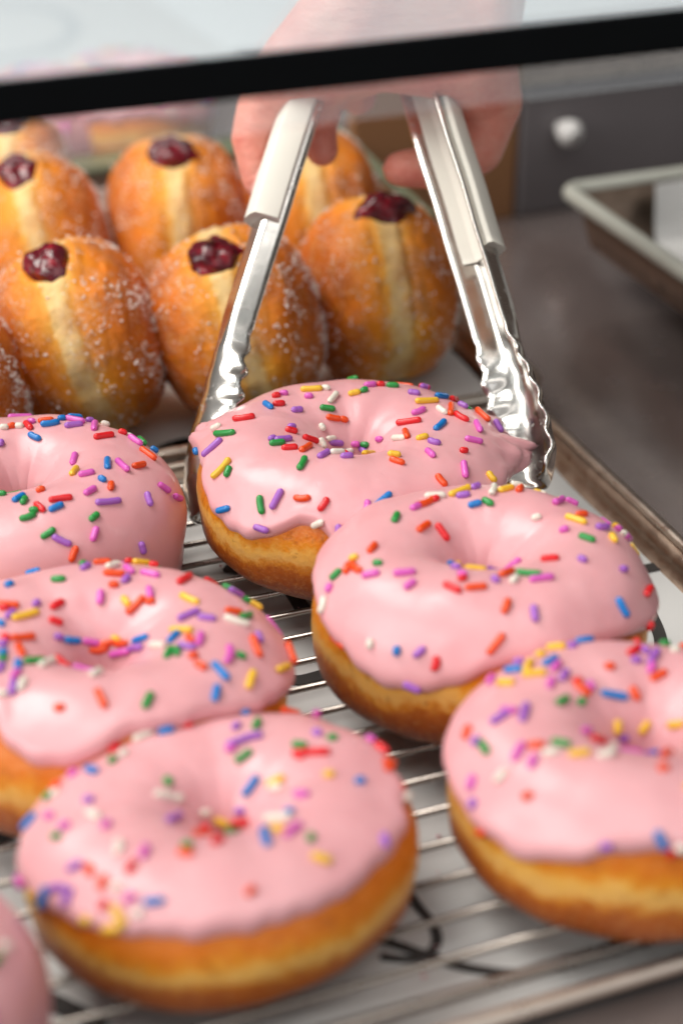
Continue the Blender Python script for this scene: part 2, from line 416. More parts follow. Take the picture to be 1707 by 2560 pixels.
 ((1.385,-4.052,3.971),(0.729,0.61,0.311),(0.168,-0.6,0.782),2,1,'g'),
 ((1.773,-4.14,3.778),(0.891,-0.1,-0.443),(0.253,-0.702,0.666),3,1,'p'),
 ((2.644,-3.671,3.745),(0.218,0.82,0.529),(0.472,-0.563,0.678),2,0,'m'),
 ((2.095,-4.283,3.425),(0.329,0.532,0.78),(0.341,-0.837,0.428),2,0,'o'),
 ((3.901,-2.975,2.911),(0.217,-0.255,-0.942),(0.769,-0.55,0.326),1,0,'p'),
 ((-1.768,-4.496,3.455),(0.912,-0.41,0.017),(-0.285,-0.752,0.594),2,1,'o'),
 ((-3.406,-3.022,3.693),(0.237,-0.926,-0.293),(-0.568,-0.449,0.69),5,0,'o'),
 ((-1.626,-1.03,4.303),(-0.546,0.838,-0.009),(0.241,0.206,0.948),2,0,'o'),
 ((-0.499,-0.017,2.935),(0.122,0.984,-0.132),(0.876,-0.055,0.479),2,0,'g'),
 ((3.489,3.364,2.998),(0.453,-0.831,0.323),(0.664,0.635,0.395),4,1,'y'),
 ((-0.594,4.311,3.843),(0.949,0.302,-0.095),(-0.082,0.622,0.779),5,0,'m'),
 ((-2.531,2.246,4.38),(0.082,0.991,-0.102),(-0.179,0.142,0.974),3,2,'m'),
 ((-0.868,-4.854,3.317),(0.211,0.519,0.828),(-0.14,-0.868,0.476),5,0,'m'),
 ((1.861,4.221,3.583),(-0.908,0.097,0.407),(0.336,0.716,0.611),5,1,'y'),
 ((-0.671,-0.586,3.497),(-0.641,0.722,0.26),(0.661,0.46,0.593),4,1,'m'),
 ((-2.795,-2.66,4.206),(0.909,0.046,0.415),(-0.397,-0.227,0.889),3,0,'b'),
 ((-2.106,-0.116,4.317),(0.625,-0.775,-0.098),(0.237,0.085,0.968),3,0,'y'),
 ((-3.66,1.122,4.191),(0.893,0.0,0.451),(-0.444,0.169,0.88),5,1,'r'),
 ((0.512,0.276,3.189),(0.642,-0.363,0.675),(-0.742,-0.418,0.524),2,0,'g'),
 ((-0.05,-1.035,3.673),(0.866,-0.396,0.307),(-0.007,0.681,0.732),4,0,'g'),
 ((-1.941,-2.551,4.46),(0.466,0.879,0.098),(-0.068,-0.093,0.993),4,0,'r'),
 ((-2.206,3.155,4.219),(-0.424,-0.893,0.149),(-0.269,0.343,0.9),2,0,'b'),
 ((-2.904,0.282,4.422),(0.457,0.887,0.06),(-0.002,-0.082,0.997),4,0,'m'),
 ((-2.18,-4.083,3.703),(-0.16,0.832,0.531),(-0.343,-0.63,0.697),4,0,'b'),
 ((-4.627,-1.807,2.998),(0.483,-0.437,0.759),(-0.862,-0.305,0.406),5,0,'b'),
 ((-3.535,-1.546,4.227),(0.085,0.982,0.169),(-0.399,-0.15,0.905),2,1,'y'),
 ((-1.729,-3.272,4.311),(0.478,-0.858,-0.186),(-0.114,-0.329,0.937),5,0,'y'),
 ((-2.78,3.132,4.009),(0.53,0.837,-0.137),(-0.376,0.457,0.806),4,1,'w'),
 ((-4.84,-0.474,3.202),(-0.325,-0.608,-0.724),(-0.87,-0.125,0.476),3,1,'m'),
 ((-2.875,-0.624,4.422),(-0.721,0.689,-0.071),(-0.072,0.033,0.997),4,2,'w'),
 ((-1.415,4.103,3.895),(0.647,0.707,-0.284),(-0.151,0.571,0.807),2,0,'g')],
'C': [((-1.289,2.519,4.401),(0.996,-0.036,0.081),(-0.081,0.019,0.997),1,1,'g'),
 ((-2.572,2.245,4.391),(0.752,0.659,-0.011),(-0.072,0.098,0.993),0,1,'b'),
 ((-0.643,3.278,4.364),(0.465,0.879,-0.103),(-0.029,0.131,0.991),1,0,'p'),
 ((-0.741,3.569,4.293),(0.565,0.791,-0.234),(-0.037,0.308,0.951),0,2,'g'),
 ((-0.241,3.732,4.252),(0.96,0.266,-0.092),(0.001,0.322,0.947),2,0,'o'),
 ((0.096,4.142,4.081),(0.998,0.047,-0.052),(-0.02,-0.516,-0.857),0,1,'w'),
 ((0.057,3.397,4.333),(0.555,0.797,-0.239),(0.102,0.221,0.97),2,1,'w'),
 ((0.168,2.901,4.366),(0.989,0.056,-0.135),(0.135,-0.005,0.991),3,1,'o'),
 ((0.479,4.313,3.949),(0.585,-0.727,0.36),(-0.096,-0.503,-0.859),3,0,'g'),
 ((0.77,4.191,3.98),(0.771,0.504,-0.389),(0.145,0.456,0.878),3,0,'y'),
 ((1.066,4.187,3.928),(0.921,-0.387,0.051),(-0.191,-0.56,-0.806),3,0,'g'),
 ((1.116,4.049,3.998),(0.987,-0.047,-0.154),(0.158,0.485,0.86),0,1,'r'),
 ((0.427,4.181,4.032),(0.72,0.586,-0.373),(0.123,0.421,0.899),0,0,'r'),
 ((0.527,3.255,4.293),(0.538,-0.842,0.019),(0.136,0.11,0.985),2,0,'m'),
 ((0.501,2.672,4.322),(0.287,0.958,-0.01),(0.108,-0.022,0.994),1,1,'p'),
 ((1.128,3.031,4.279),(0.891,-0.452,0.042),(0.021,0.133,0.991),3,0,'m'),
 ((0.207,2.365,4.322),(0.985,0.151,-0.086),(0.113,-0.179,0.977),0,0,'o'),
 ((2.082,2.779,4.268),(0.338,0.911,-0.236),(0.147,0.196,0.969),5,1,'r'),
 ((3.249,3.255,3.649),(0.835,-0.481,-0.268),(0.495,0.443,0.748),2,0,'g'),
 ((3.42,3.061,3.64),(0.586,0.44,-0.68),(0.513,0.448,0.732),3,1,'p'),
 ((-0.104,1.862,4.217),(-0.014,0.946,0.325),(0.046,-0.324,0.945),2,0,'m'),
 ((-1.214,1.432,4.226),(0.572,0.82,-0.015),(0.284,-0.18,0.942),2,0,'r'),
 ((-1.19,0.825,4.069),(0.901,0.037,-0.432),(0.425,-0.278,0.862),1,0,'r'),
 ((-2.432,1.111,4.414),(0.994,-0.099,-0.045),(0.041,-0.041,0.998),3,1,'o'),
 ((-2.523,0.945,4.409),(1.0,0.02,-0.012),(0.013,-0.06,0.998),0,1,'r'),
 ((-1.942,0.737,4.306),(0.777,0.623,-0.09),(0.226,-0.142,0.964),5,1,'y'),
 ((-1.73,1.302,4.336),(0.391,0.92,-0.022),(0.176,-0.051,0.983),0,0,'p'),
 ((-2.315,0.67,4.366),(0.467,0.882,0.069),(0.097,-0.128,0.987),1,0,'p'),
 ((-2.507,0.235,4.353),(0.782,-0.612,-0.119),(0.087,-0.082,0.993),0,1,'b'),
 ((0.591,1.736,4.152),(0.512,-0.803,-0.304),(-0.03,-0.371,0.928),1,0,'y'),
 ((0.863,1.604,4.125),(0.611,0.701,0.368),(-0.117,-0.379,0.918),4,1,'o'),
 ((1.217,1.982,4.286),(0.182,-0.965,-0.188),(-0.081,-0.205,0.975),2,0,'m'),
 ((1.239,1.675,4.208),(0.993,-0.024,0.117),(-0.119,-0.286,0.951),0,0,'o'),
 ((2.291,1.622,4.287),(0.728,-0.685,0.02),(-0.005,0.024,1.0),4,1,'y'),
 ((2.345,0.678,4.341),(0.779,0.626,0.025),(-0.066,0.042,0.997),4,0,'p'),
 ((2.824,0.497,4.354),(0.977,-0.212,-0.036),(0.049,0.057,0.997),2,1,'p'),
 ((3.468,1.168,4.161),(0.909,0.241,-0.339),(0.317,0.124,0.94),2,0,'o'),
 ((3.802,1.101,4.056),(0.427,0.836,-0.345),(0.36,0.193,0.913),3,1,'g'),
 ((3.584,0.554,4.217),(0.943,-0.076,-0.324),(0.33,0.081,0.941),4,2,'w'),
 ((3.727,2.613,3.662),(0.438,0.634,-0.638),(0.56,0.362,0.745),0,2,'g'),
 ((3.958,2.884,3.338),(0.85,-0.229,-0.474),(0.525,0.443,0.727),1,0,'y'),
 ((2.206,-0.039,4.301),(0.878,-0.41,0.248),(-0.273,-0.004,0.962),4,0,'y'),
 ((-0.757,0.526,3.65),(0.785,0.484,-0.388),(0.595,-0.41,0.692),2,1,'b'),
 ((-1.076,0.365,3.845),(0.813,0.322,-0.484),(0.565,-0.239,0.79),0,0,'p'),
 ((-0.287,0.799,3.428),(0.901,0.248,-0.355),(0.427,-0.653,0.626),2,0,'m'),
 ((0.168,0.842,3.401),(0.935,0.118,0.334),(-0.097,-0.821,0.563),3,0,'o'),
 ((-0.091,0.743,3.253),(0.978,0.202,0.045),(0.141,-0.806,0.574),2,2,'o'),
 ((0.372,0.878,3.484),(0.842,-0.456,-0.289),(-0.176,-0.737,0.653),0,0,'y'),
 ((0.53,0.716,3.444),(0.779,-0.499,0.38),(-0.61,-0.464,0.642),2,1,'o'),
 ((1.085,0.469,3.713),(0.725,-0.42,0.545),(-0.625,-0.069,0.778),3,0,'b'),
 ((0.51,0.504,3.262),(0.779,-0.434,0.452),(-0.626,-0.518,0.582),4,0,'m'),
 ((0.987,0.214,3.594),(0.511,-0.689,0.514),(-0.757,-0.078,0.648),4,0,'p'),
 ((1.612,-0.495,4.099),(0.667,-0.635,0.391),(-0.43,0.1,0.897),3,0,'w'),
 ((2.028,-0.332,4.256),(0.479,0.87,0.117),(-0.285,0.028,0.958),2,0,'b'),
 ((1.962,-1.094,4.254),(0.234,0.972,0.038),(-0.23,0.017,0.973),2,0,'g'),
 ((2.171,-1.12,4.303),(0.157,-0.987,0.04),(-0.214,0.005,0.977),1,1,'g'),
 ((2.469,-0.58,4.34),(0.459,-0.888,-0.035),(-0.053,-0.066,0.996),1,0,'o'),
 ((2.407,-0.915,4.33),(0.915,-0.399,0.057),(-0.064,-0.004,0.998),2,1,'p'),
 ((2.71,-0.598,4.351),(0.095,0.992,0.084),(0.016,-0.086,0.996),3,1,'m'),
 ((2.593,-1.379,4.331),(0.888,0.46,0.011),(0.017,-0.056,0.998),0,0,'o'),
 ((2.805,-1.798,4.293),(0.751,-0.654,-0.089),(0.071,-0.054,0.996),1,0,'o'),
 ((3.469,-1.138,4.214),(0.043,0.999,0.015),(0.263,-0.026,0.964),5,2,'m'),
 ((3.766,-1.04,4.119),(0.902,-0.229,-0.367),(0.362,-0.063,0.93),0,2,'g'),
 ((3.299,-1.904,4.195),(0.586,-0.766,-0.264),(0.233,-0.153,0.96),4,0,'b'),
 ((3.214,-2.661,4.017),(0.09,0.983,0.161),(0.369,-0.183,0.911),3,0,'b'),
 ((4.031,-1.824,3.896),(0.171,0.974,0.151),(0.523,-0.219,0.823),4,0,'y'),
 ((4.108,-0.338,3.989),(0.277,-0.927,-0.253),(0.517,-0.078,0.853),5,1,'o'),
 ((4.162,0.164,3.954),(0.333,-0.914,-0.231),(0.528,-0.022,0.849),1,0,'p'),
 ((4.528,2.291,3.038),(0.554,-0.643,-0.528),(-0.825,-0.34,-0.451),5,0,'m'),
 ((4.96,0.707,3.136),(0.269,-0.927,-0.261),(0.792,0.058,0.608),5,1,'o'),
 ((4.792,-0.434,3.365),(0.312,0.879,-0.362),(0.725,0.026,0.688),5,0,'y'),
 ((-1.887,-0.247,4.204),(0.828,0.517,-0.218),(0.288,-0.058,0.956),4,1,'o'),
 ((-2.289,-0.396,4.295),(0.769,-0.633,-0.09),(0.15,0.042,0.988),0,1,'r'),
 ((-1.839,-0.959,4.237),(0.325,-0.939,0.111),(0.24,0.195,0.951),4,0,'o'),
 ((-2.309,-0.741,4.304),(0.866,0.49,-0.099),(0.108,0.01,0.994),0,0,'p'),
 ((-2.236,-1.218,4.33),(0.873,0.479,-0.094),(0.057,0.091,0.994),0,0,'b'),
 ((-2.181,-1.568,4.349),(0.721,0.69,-0.065),(0.046,0.045,0.998),0,1,'g'),
 ((-1.763,-1.819,4.34),(-0.09,0.995,0.04),(0.072,-0.034,0.997),1,0,'b'),
 ((-1.398,-1.537,4.263),(0.827,0.501,-0.256),(0.181,0.193,0.964),3,0,'g'),
 ((-1.087,-1.518,4.197),(0.306,0.9,-0.311),(0.17,0.27,0.948),5,0,'w'),
 ((-1.751,-2.283,4.336),(0.366,0.93,0.016),(-0.019,-0.01,1.0),1,0,'m'),
 ((-1.526,-2.731,4.326),(0.152,0.983,0.103),(-0.111,-0.087,0.99),2,1,'w'),
 ((-1.743,-2.846,4.302),(-0.028,0.995,0.099),(-0.019,-0.099,0.995),3,0,'p'),
 ((-1.985,-3.107,4.275),(0.997,0.065,-0.042),(0.05,-0.122,0.991),0,0,'w'),
 ((0.234,-2.25,4.348),(0.419,0.872,-0.253),(0.043,0.259,0.965),2,0,'w'),
 ((0.478,-3.387,4.326),(0.38,-0.905,-0.189),(0.065,-0.178,0.982),4,0,'o'),
 ((-0.5,-3.684,4.248),(0.983,0.121,0.135),(-0.096,-0.285,0.954),0,1,'o'),
 ((1.615,-3.381,4.257),(0.215,0.968,0.132),(0.094,-0.155,0.983),3,0,'g'),
 ((-2.174,-1.984,4.344),(0.18,0.982,0.059),(-0.055,-0.05,0.997),1,0,'p'),
 ((-3.252,1.118,4.342),(0.539,-0.832,0.131),(-0.248,-0.009,0.969),3,0,'r'),
 ((1.863,4.762,3.13),(0.522,0.257,-0.813),(0.303,0.858,0.414),2,0,'p'),
 ((-2.275,4.271,3.628),(-0.848,0.33,-0.415),(-0.201,0.584,0.787),2,1,'b'),
 ((-3.706,-0.512,4.263),(-0.859,0.462,-0.22),(-0.249,-0.003,0.968),4,1,'p'),
 ((0.514,-0.023,2.824),(-0.415,0.366,-0.833),(-0.901,-0.231,0.366),2,0,'g'),
 ((0.334,-0.598,3.172),(-0.82,0.052,-0.569),(-0.351,0.75,0.561),2,0,'m'),
 ((-0.196,-0.957,3.586),(-0.939,0.296,0.177),(0.299,0.664,0.685),5,0,'m'),
 ((2.665,4.141,3.343),(0.57,0.475,-0.671),(0.427,0.579,0.695),3,1,'r'),
 ((-0.9,-0.532,3.581),(0.673,-0.659,-0.336),(0.625,0.348,0.699),3,0,'r'),
 ((0.097,4.871,3.48),(0.36,-0.731,0.58),(-0.013,0.696,0.718),3,0,'m')],
'D': [((-1.207,2.398,5.04),(0.999,0.042,0.018),(-0.019,0.014,1.0),3,0,'w'),
 ((-0.478,2.699,5.038),(0.786,0.617,0.037),(-0.107,0.076,0.991),5,1,'y'),
 ((-0.025,2.979,5.039),(0.658,0.743,-0.12),(-0.005,0.164,0.986),1,0,'p'),
 ((-0.4,2.429,5.046),(0.983,0.118,0.139),(-0.141,0.007,0.99),1,1,'p'),
 ((0.462,2.78,5.047),(0.176,0.971,-0.163),(0.046,0.157,0.986),5,1,'w'),
 ((0.844,2.868,5.016),(0.77,0.631,-0.097),(0.006,0.145,0.989),3,0,'y'),
 ((1.216,3.551,4.784),(0.884,0.388,-0.261),(0.085,0.415,0.906),1,1,'w'),
 ((1.24,2.893,5.011),(0.257,0.944,-0.206),(0.01,0.211,0.978),2,0,'o'),
 ((1.785,3.142,4.873),(0.896,-0.44,-0.055),(-0.265,-0.432,-0.862),0,1,'y'),
 ((1.934,3.105,4.846),(0.6,-0.783,0.162),(-0.329,-0.426,-0.843),0,1,'w'),
 ((2.417,2.797,4.782),(0.633,-0.773,0.035),(-0.418,-0.38,-0.825),0,1,'y'),
 ((2.705,2.691,4.678),(0.901,-0.186,-0.392),(0.433,0.351,0.83),1,0,'m'),
 ((-1.502,1.968,5.033),(0.703,0.71,-0.051),(0.049,0.023,0.999),5,2,'o'),
 ((-1.215,2.201,5.034),(0.664,0.747,0.039),(0.008,-0.059,0.998),0,0,'r'),
 ((-1.79,1.648,5.056),(0.659,0.751,-0.047),(0.047,0.022,0.999),1,0,'m'),
 ((-0.1,1.995,4.984),(0.953,0.256,0.16),(-0.055,-0.373,0.926),1,0,'b'),
 ((0.272,2.053,5.024),(0.695,-0.708,-0.125),(-0.076,-0.246,0.966),1,1,'g'),
 ((2.285,2.222,4.966),(0.469,0.851,-0.236),(0.274,0.114,0.955),4,1,'m'),
 ((-1.606,0.721,4.913),(0.584,0.812,0.021),(0.313,-0.248,0.917),3,0,'o'),
 ((-1.082,0.818,4.699),(0.552,-0.537,-0.639),(0.483,-0.418,0.769),3,0,'r'),
 ((-3.029,-0.687,4.988),(0.407,0.912,0.053),(-0.104,-0.011,0.995),2,1,'o'),
 ((1.575,1.171,4.971),(0.932,0.261,0.252),(-0.206,-0.193,0.96),0,1,'w'),
 ((2.631,0.844,5.072),(0.758,-0.651,0.031),(0.003,0.052,0.999),4,0,'y'),
 ((2.824,1.218,5.031),(0.896,0.424,-0.136),(0.069,0.171,0.983),1,1,'o'),
 ((3.58,1.569,4.681),(0.277,-0.943,0.183),(-0.585,-0.316,-0.747),3,1,'m'),
 ((3.819,1.265,4.598),(0.477,0.637,-0.605),(0.616,0.248,0.748),1,0,'y'),
 ((3.337,0.603,4.969),(0.765,0.569,-0.302),(0.359,0.012,0.933),2,2,'p'),
 ((3.845,1.094,4.637),(0.463,0.653,-0.599),(0.663,0.193,0.723),0,0,'m'),
 ((4.048,1.11,4.43),(0.301,0.756,-0.581),(0.714,0.225,0.663),4,0,'w'),
 ((4.108,1.064,4.381),(0.359,0.695,-0.623),(0.714,0.225,0.663),3,0,'m'),
 ((2.258,0.292,5.043),(0.963,0.166,0.21),(-0.196,-0.098,0.976),0,0,'m'),
 ((2.821,-0.214,5.042),(0.84,-0.536,-0.09),(0.076,-0.048,0.996),2,0,'g'),
 ((3.582,0.155,4.851),(0.227,-0.963,-0.149),(0.463,-0.028,0.886),1,1,'y'),
 ((4.335,0.71,4.214),(0.53,0.026,-0.848),(-0.831,-0.185,-0.525),2,0,'y'),
 ((-3.521,-0.95,4.821),(0.908,-0.05,0.416),(-0.419,-0.114,0.901),0,0,'y'),
 ((-3.698,-1.252,4.664),(0.271,0.887,0.375),(-0.522,-0.191,0.831),1,1,'o'),
 ((-3.465,-1.394,4.77),(0.409,-0.912,0.021),(-0.458,-0.186,0.869),3,2,'o'),
 ((-2.895,-1.546,4.979),(0.89,-0.399,0.222),(-0.261,-0.045,0.964),0,1,'g'),
 ((-3.075,-1.961,4.869),(0.921,-0.191,0.34),(-0.372,-0.17,0.913),2,0,'m'),
 ((-2.204,-2.196,5.049),(0.995,0.073,0.061),(-0.055,-0.083,0.995),3,1,'m'),
 ((-2.073,-2.694,4.959),(0.731,0.644,0.226),(-0.104,-0.222,0.969),1,0,'m'),
 ((-0.829,-1.808,5.002),(0.951,-0.308,0.042),(0.036,0.245,0.969),0,0,'p'),
 ((-0.686,-2.343,5.084),(0.915,-0.402,0.032),(0.007,0.094,0.996),0,0,'m'),
 ((-0.703,-2.642,5.105),(0.826,0.563,0.023),(-0.027,-0.002,1.0),0,1,'r'),
 ((-0.979,-3.045,5.065),(0.711,-0.703,-0.009),(-0.106,-0.12,0.987),3,0,'r'),
 ((-0.371,-3.04,5.075),(0.973,0.229,-0.032),(0.071,-0.165,0.984),3,0,'o'),
 ((0.157,-2.622,5.073),(0.519,-0.85,-0.086),(0.083,-0.05,0.995),0,0,'p'),
 ((0.49,-2.159,5.015),(0.666,0.731,-0.151),(0.094,0.119,0.988),3,0,'o'),
 ((0.663,-2.541,5.027),(0.469,0.883,-0.027),(0.056,0.001,0.998),1,0,'w'),
 ((1.08,-2.207,5.021),(0.932,-0.35,0.097),(-0.091,0.034,0.995),4,1,'g'),
 ((1.388,-2.491,5.033),(0.951,0.309,-0.022),(0.028,-0.014,1.0),4,0,'m'),
 ((1.725,-1.299,4.979),(0.988,-0.067,0.14),(-0.131,0.127,0.983),2,0,'r'),
 ((2.566,-1.398,5.02),(0.825,-0.535,-0.18),(0.143,-0.11,0.984),0,1,'p'),
 ((3.693,-1.334,4.675),(0.728,0.598,-0.335),(0.521,-0.165,0.837),0,1,'p'),
 ((0.382,-3.614,4.837),(0.318,0.866,0.386),(0.088,-0.432,0.897),2,0,'o'),
 ((1.109,-3.765,4.704),(0.082,-0.831,-0.551),(0.111,-0.542,0.833),2,1,'p'),
 ((3.534,-2.658,4.242),(0.461,-0.467,-0.754),(0.555,-0.511,0.656),3,1,'b'),
 ((4.421,-1.27,3.956),(0.326,0.933,-0.152),(0.827,-0.204,0.523),4,0,'r'),
 ((0.086,-4.483,4.194),(0.6,0.594,0.536),(0.026,-0.684,0.729),4,0,'o'),
 ((-3.093,-3.654,3.705),(0.084,0.482,0.872),(-0.58,-0.688,0.436),0,1,'w'),
 ((-2.424,-4.051,3.73),(0.081,0.445,0.892),(-0.326,-0.834,0.446),0,0,'b'),
 ((-1.844,-4.243,3.814),(0.687,0.065,0.724),(-0.341,-0.85,0.4),1,1,'p'),
 ((-1.438,-4.504,3.615),(0.189,0.352,0.917),(-0.357,-0.845,0.398),1,2,'r'),
 ((-2.02,-4.51,2.875),(0.899,-0.287,-0.329),(-0.304,-0.953,0.002),2,0,'p'),
 ((4.384,-2.165,3.394),(0.482,0.47,0.739),(0.8,-0.581,-0.152),0,1,'r'),
 ((-2.357,1.018,5.051),(0.251,0.966,0.06),(-0.015,-0.059,0.998),2,0,'g'),
 ((-4.351,-1.886,3.859),(0.233,0.764,0.601),(-0.705,-0.293,0.646),2,2,'w'),
 ((-3.986,-2.733,3.143),(0.419,-0.897,0.136),(0.63,0.396,0.669),5,0,'o'),
 ((-4.0,-1.193,4.436),(0.691,0.226,0.687),(-0.649,-0.225,0.727),1,1,'g'),
 ((-4.176,-1.499,4.179),(0.301,0.789,0.535),(-0.662,-0.231,0.713),0,0,'m'),
 ((0.856,-0.358,4.238),(-0.719,-0.12,-0.685),(-0.667,0.368,0.648),3,0,'m'),
 ((-0.925,-0.836,4.51),(-0.109,-0.81,0.577),(0.43,0.555,0.712),3,0,'b'),
 ((0.32,-1.017,4.414),(-0.673,-0.606,0.424),(-0.128,0.744,0.656),4,2,'p'),
 ((-0.374,-0.416,3.567),(0.836,-0.008,-0.549),(0.294,0.85,0.438),4,1,'b'),
 ((-0.57,0.233,3.831),(0.581,0.076,-0.811),(0.767,-0.376,0.52),3,0,'y'),
 ((4.382,1.937,3.234),(0.51,-0.71,-0.485),(0.827,0.398,0.398),4,1,'o'),
 ((0.397,0.158,3.356),(-0.411,0.787,0.461),(-0.643,-0.676,0.361),5,0,'m'),
 ((-1.038,4.714,3.463),(-0.132,0.547,-0.827),(-0.174,0.856,0.486),5,1,'w'),
 ((3.863,2.469,3.73),(-0.597,0.605,0.527),(0.769,0.462,0.442),4,1,'b'),
 ((4.073,1.793,3.986),(-0.368,-0.344,0.864),(0.817,0.348,0.46),2,0,'g'),
 ((-0.262,-1.27,4.628),(0.958,-0.285,-0.006),(0.147,0.589,0.794),3,0,'y'),
 ((1.598,4.592,3.417),(0.363,0.373,-0.854),(0.311,0.846,0.432),2,0,'y')],
'E': [((-1.832,3.116,4.415),(0.973,-0.139,0.182),(-0.131,0.316,0.94),2,0,'y'),
 ((-1.421,3.119,4.46),(0.907,0.418,-0.048),(-0.077,0.277,0.958),0,0,'p'),
 ((-1.024,3.695,4.266),(0.915,0.392,-0.101),(-0.111,0.483,0.869),2,2,'b'),
 ((-2.259,2.695,4.456),(0.945,0.31,0.107),(-0.184,0.232,0.955),0,1,'y'),
 ((-2.061,2.228,4.562),(0.725,0.688,0.034),(-0.144,0.104,0.984),2,2,'b'),
 ((-2.607,2.137,4.474),(0.334,0.941,-0.061),(-0.211,0.138,0.968),3,0,'y'),
 ((-2.987,2.075,4.382),(0.846,-0.402,0.35),(-0.299,0.186,0.936),2,0,'b'),
 ((-2.521,1.607,4.56),(0.993,-0.016,0.117),(-0.115,0.101,0.988),3,0,'y'),
 ((-1.958,1.904,4.589),(0.453,0.891,-0.031),(-0.058,0.064,0.996),2,0,'m'),
 ((-3.229,1.386,4.427),(0.781,-0.525,0.338),(-0.311,0.142,0.94),2,0,'y'),
 ((-3.528,1.963,4.155),(0.424,0.905,-0.0),(-0.577,0.271,0.77),1,1,'m'),
 ((-2.813,2.534,4.324),(0.921,-0.131,0.365),(-0.32,0.278,0.906),0,1,'p'),
 ((-2.165,1.127,4.594),(0.291,0.953,0.085),(-0.014,-0.085,0.996),1,0,'m'),
 ((-1.811,1.478,4.597),(0.379,0.925,0.021),(0.07,-0.051,0.996),2,1,'p'),
 ((-1.505,1.304,4.545),(0.824,0.566,-0.024),(0.207,-0.262,0.943),0,0,'r'),
 ((-1.387,1.092,4.453),(0.7,-0.615,-0.364),(0.239,-0.279,0.93),2,1,'o'),
 ((-1.183,1.249,4.449),(0.416,-0.763,-0.494),(0.285,-0.406,0.868),0,0,'m'),
 ((-0.635,1.916,4.595),(0.996,0.079,-0.05),(0.07,-0.28,0.958),0,1,'o'),
 ((0.1,2.767,4.544),(0.654,0.752,-0.082),(0.102,0.02,0.995),3,0,'r'),
 ((0.357,2.817,4.513),(0.73,-0.666,-0.151),(0.175,-0.032,0.984),0,0,'p'),
 ((0.544,2.561,4.473),(0.42,0.905,0.067),(0.079,-0.11,0.991),4,0,'p'),
 ((0.072,2.324,4.522),(0.969,0.208,-0.13),(0.158,-0.122,0.98),0,0,'p'),
 ((0.594,1.863,4.351),(0.836,0.521,0.173),(-0.035,-0.263,0.964),2,0,'o'),
 ((0.434,2.117,4.421),(0.338,0.924,0.177),(0.158,-0.241,0.957),1,0,'m'),
 ((1.155,2.964,4.422),(0.882,0.458,-0.112),(0.01,0.22,0.975),0,0,'w'),
 ((1.011,3.618,4.2),(0.977,0.087,-0.197),(0.136,0.46,0.877),0,1,'g'),
 ((-0.583,1.197,4.201),(0.979,-0.005,-0.205),(0.159,-0.611,0.776),4,0,'b'),
 ((-0.059,1.305,4.184),(0.362,-0.714,-0.599),(0.249,-0.546,0.8),1,1,'o'),
 ((-1.945,0.48,4.495),(0.616,0.777,-0.132),(0.293,-0.07,0.954),2,1,'g'),
 ((-1.464,0.654,4.348),(0.742,0.657,-0.135),(0.39,-0.26,0.883),0,0,'g'),
 ((-3.47,-0.137,4.419),(0.772,0.584,0.253),(-0.253,-0.083,0.964),3,1,'p'),
 ((-3.25,0.059,4.482),(0.925,-0.355,0.132),(-0.164,-0.061,0.984),1,2,'m'),
 ((-2.898,-0.096,4.52),(0.236,0.965,0.113),(-0.09,-0.094,0.991),4,0,'p'),
 ((-4.238,-0.17,3.988),(0.317,0.877,0.362),(-0.693,-0.047,0.72),1,1,'o'),
 ((-4.058,-0.632,4.044),(0.486,0.702,0.521),(-0.569,-0.198,0.798),0,0,'p'),
 ((-3.873,-0.964,4.079),(0.282,-0.957,-0.073),(-0.547,-0.223,0.807),2,1,'g'),
 ((-3.132,-1.532,4.346),(0.431,0.85,0.302),(-0.364,-0.142,0.92),3,0,'m'),
 ((-2.725,-1.443,4.475),(0.961,-0.165,0.222),(-0.229,-0.026,0.973),1,1,'o'),
 ((-2.163,-1.508,4.565),(0.861,-0.499,0.101),(-0.071,0.079,0.994),2,0,'g'),
 ((-1.469,-0.529,4.265),(0.527,0.742,-0.414),(0.46,0.16,0.873),1,1,'m'),
 ((-1.245,-1.032,4.319),(0.752,0.387,-0.533),(0.406,0.365,0.838),2,0,'r'),
 ((-0.548,0.593,3.633),(0.064,0.706,0.705),(0.48,-0.641,0.598),1,0,'y'),
 ((0.167,0.764,3.517),(0.556,0.408,0.724),(-0.043,-0.856,0.515),1,0,'y'),
 ((0.892,0.423,3.814),(0.688,-0.528,0.499),(-0.688,-0.256,0.679),2,1,'y'),
 ((-2.436,-1.846,4.534),(0.981,0.044,0.188),(-0.188,-0.007,0.982),1,0,'w'),
 ((-1.787,-1.963,4.597),(0.995,0.086,0.048),(-0.049,0.004,0.999),2,1,'y'),
 ((-1.021,-1.795,4.562),(0.291,0.913,-0.287),(0.095,0.271,0.958),5,0,'w'),
 ((-1.207,-2.061,4.621),(0.961,0.275,0.013),(-0.024,0.037,0.999),1,0,'w'),
 ((-0.386,0.516,3.353),(0.865,0.414,-0.284),(0.501,-0.733,0.46),0,1,'p'),
 ((0.293,-1.579,4.316),(0.367,0.828,-0.424),(-0.036,0.468,0.883),5,0,'o'),
 ((0.316,0.345,3.004),(0.572,-0.488,0.659),(-0.804,-0.492,0.333),1,1,'p'),
 ((-2.846,-2.017,4.401),(0.334,0.879,0.34),(-0.401,-0.194,0.895),1,0,'m'),
 ((-4.186,-1.646,3.527),(0.264,0.741,0.617),(-0.742,-0.253,0.621),1,0,'m'),
 ((-3.557,-2.015,3.985),(0.626,0.369,0.687),(-0.618,-0.302,0.726),1,1,'w'),
 ((-4.18,-2.15,3.278),(0.183,0.712,0.678),(-0.72,-0.372,0.585),0,1,'p'),
 ((-3.006,-2.816,3.993),(0.804,0.026,0.594),(-0.522,-0.447,0.726),0,1,'o'),
 ((-4.0,-2.456,2.683),(0.021,-0.838,0.545),(-0.666,-0.418,-0.617),5,1,'o'),
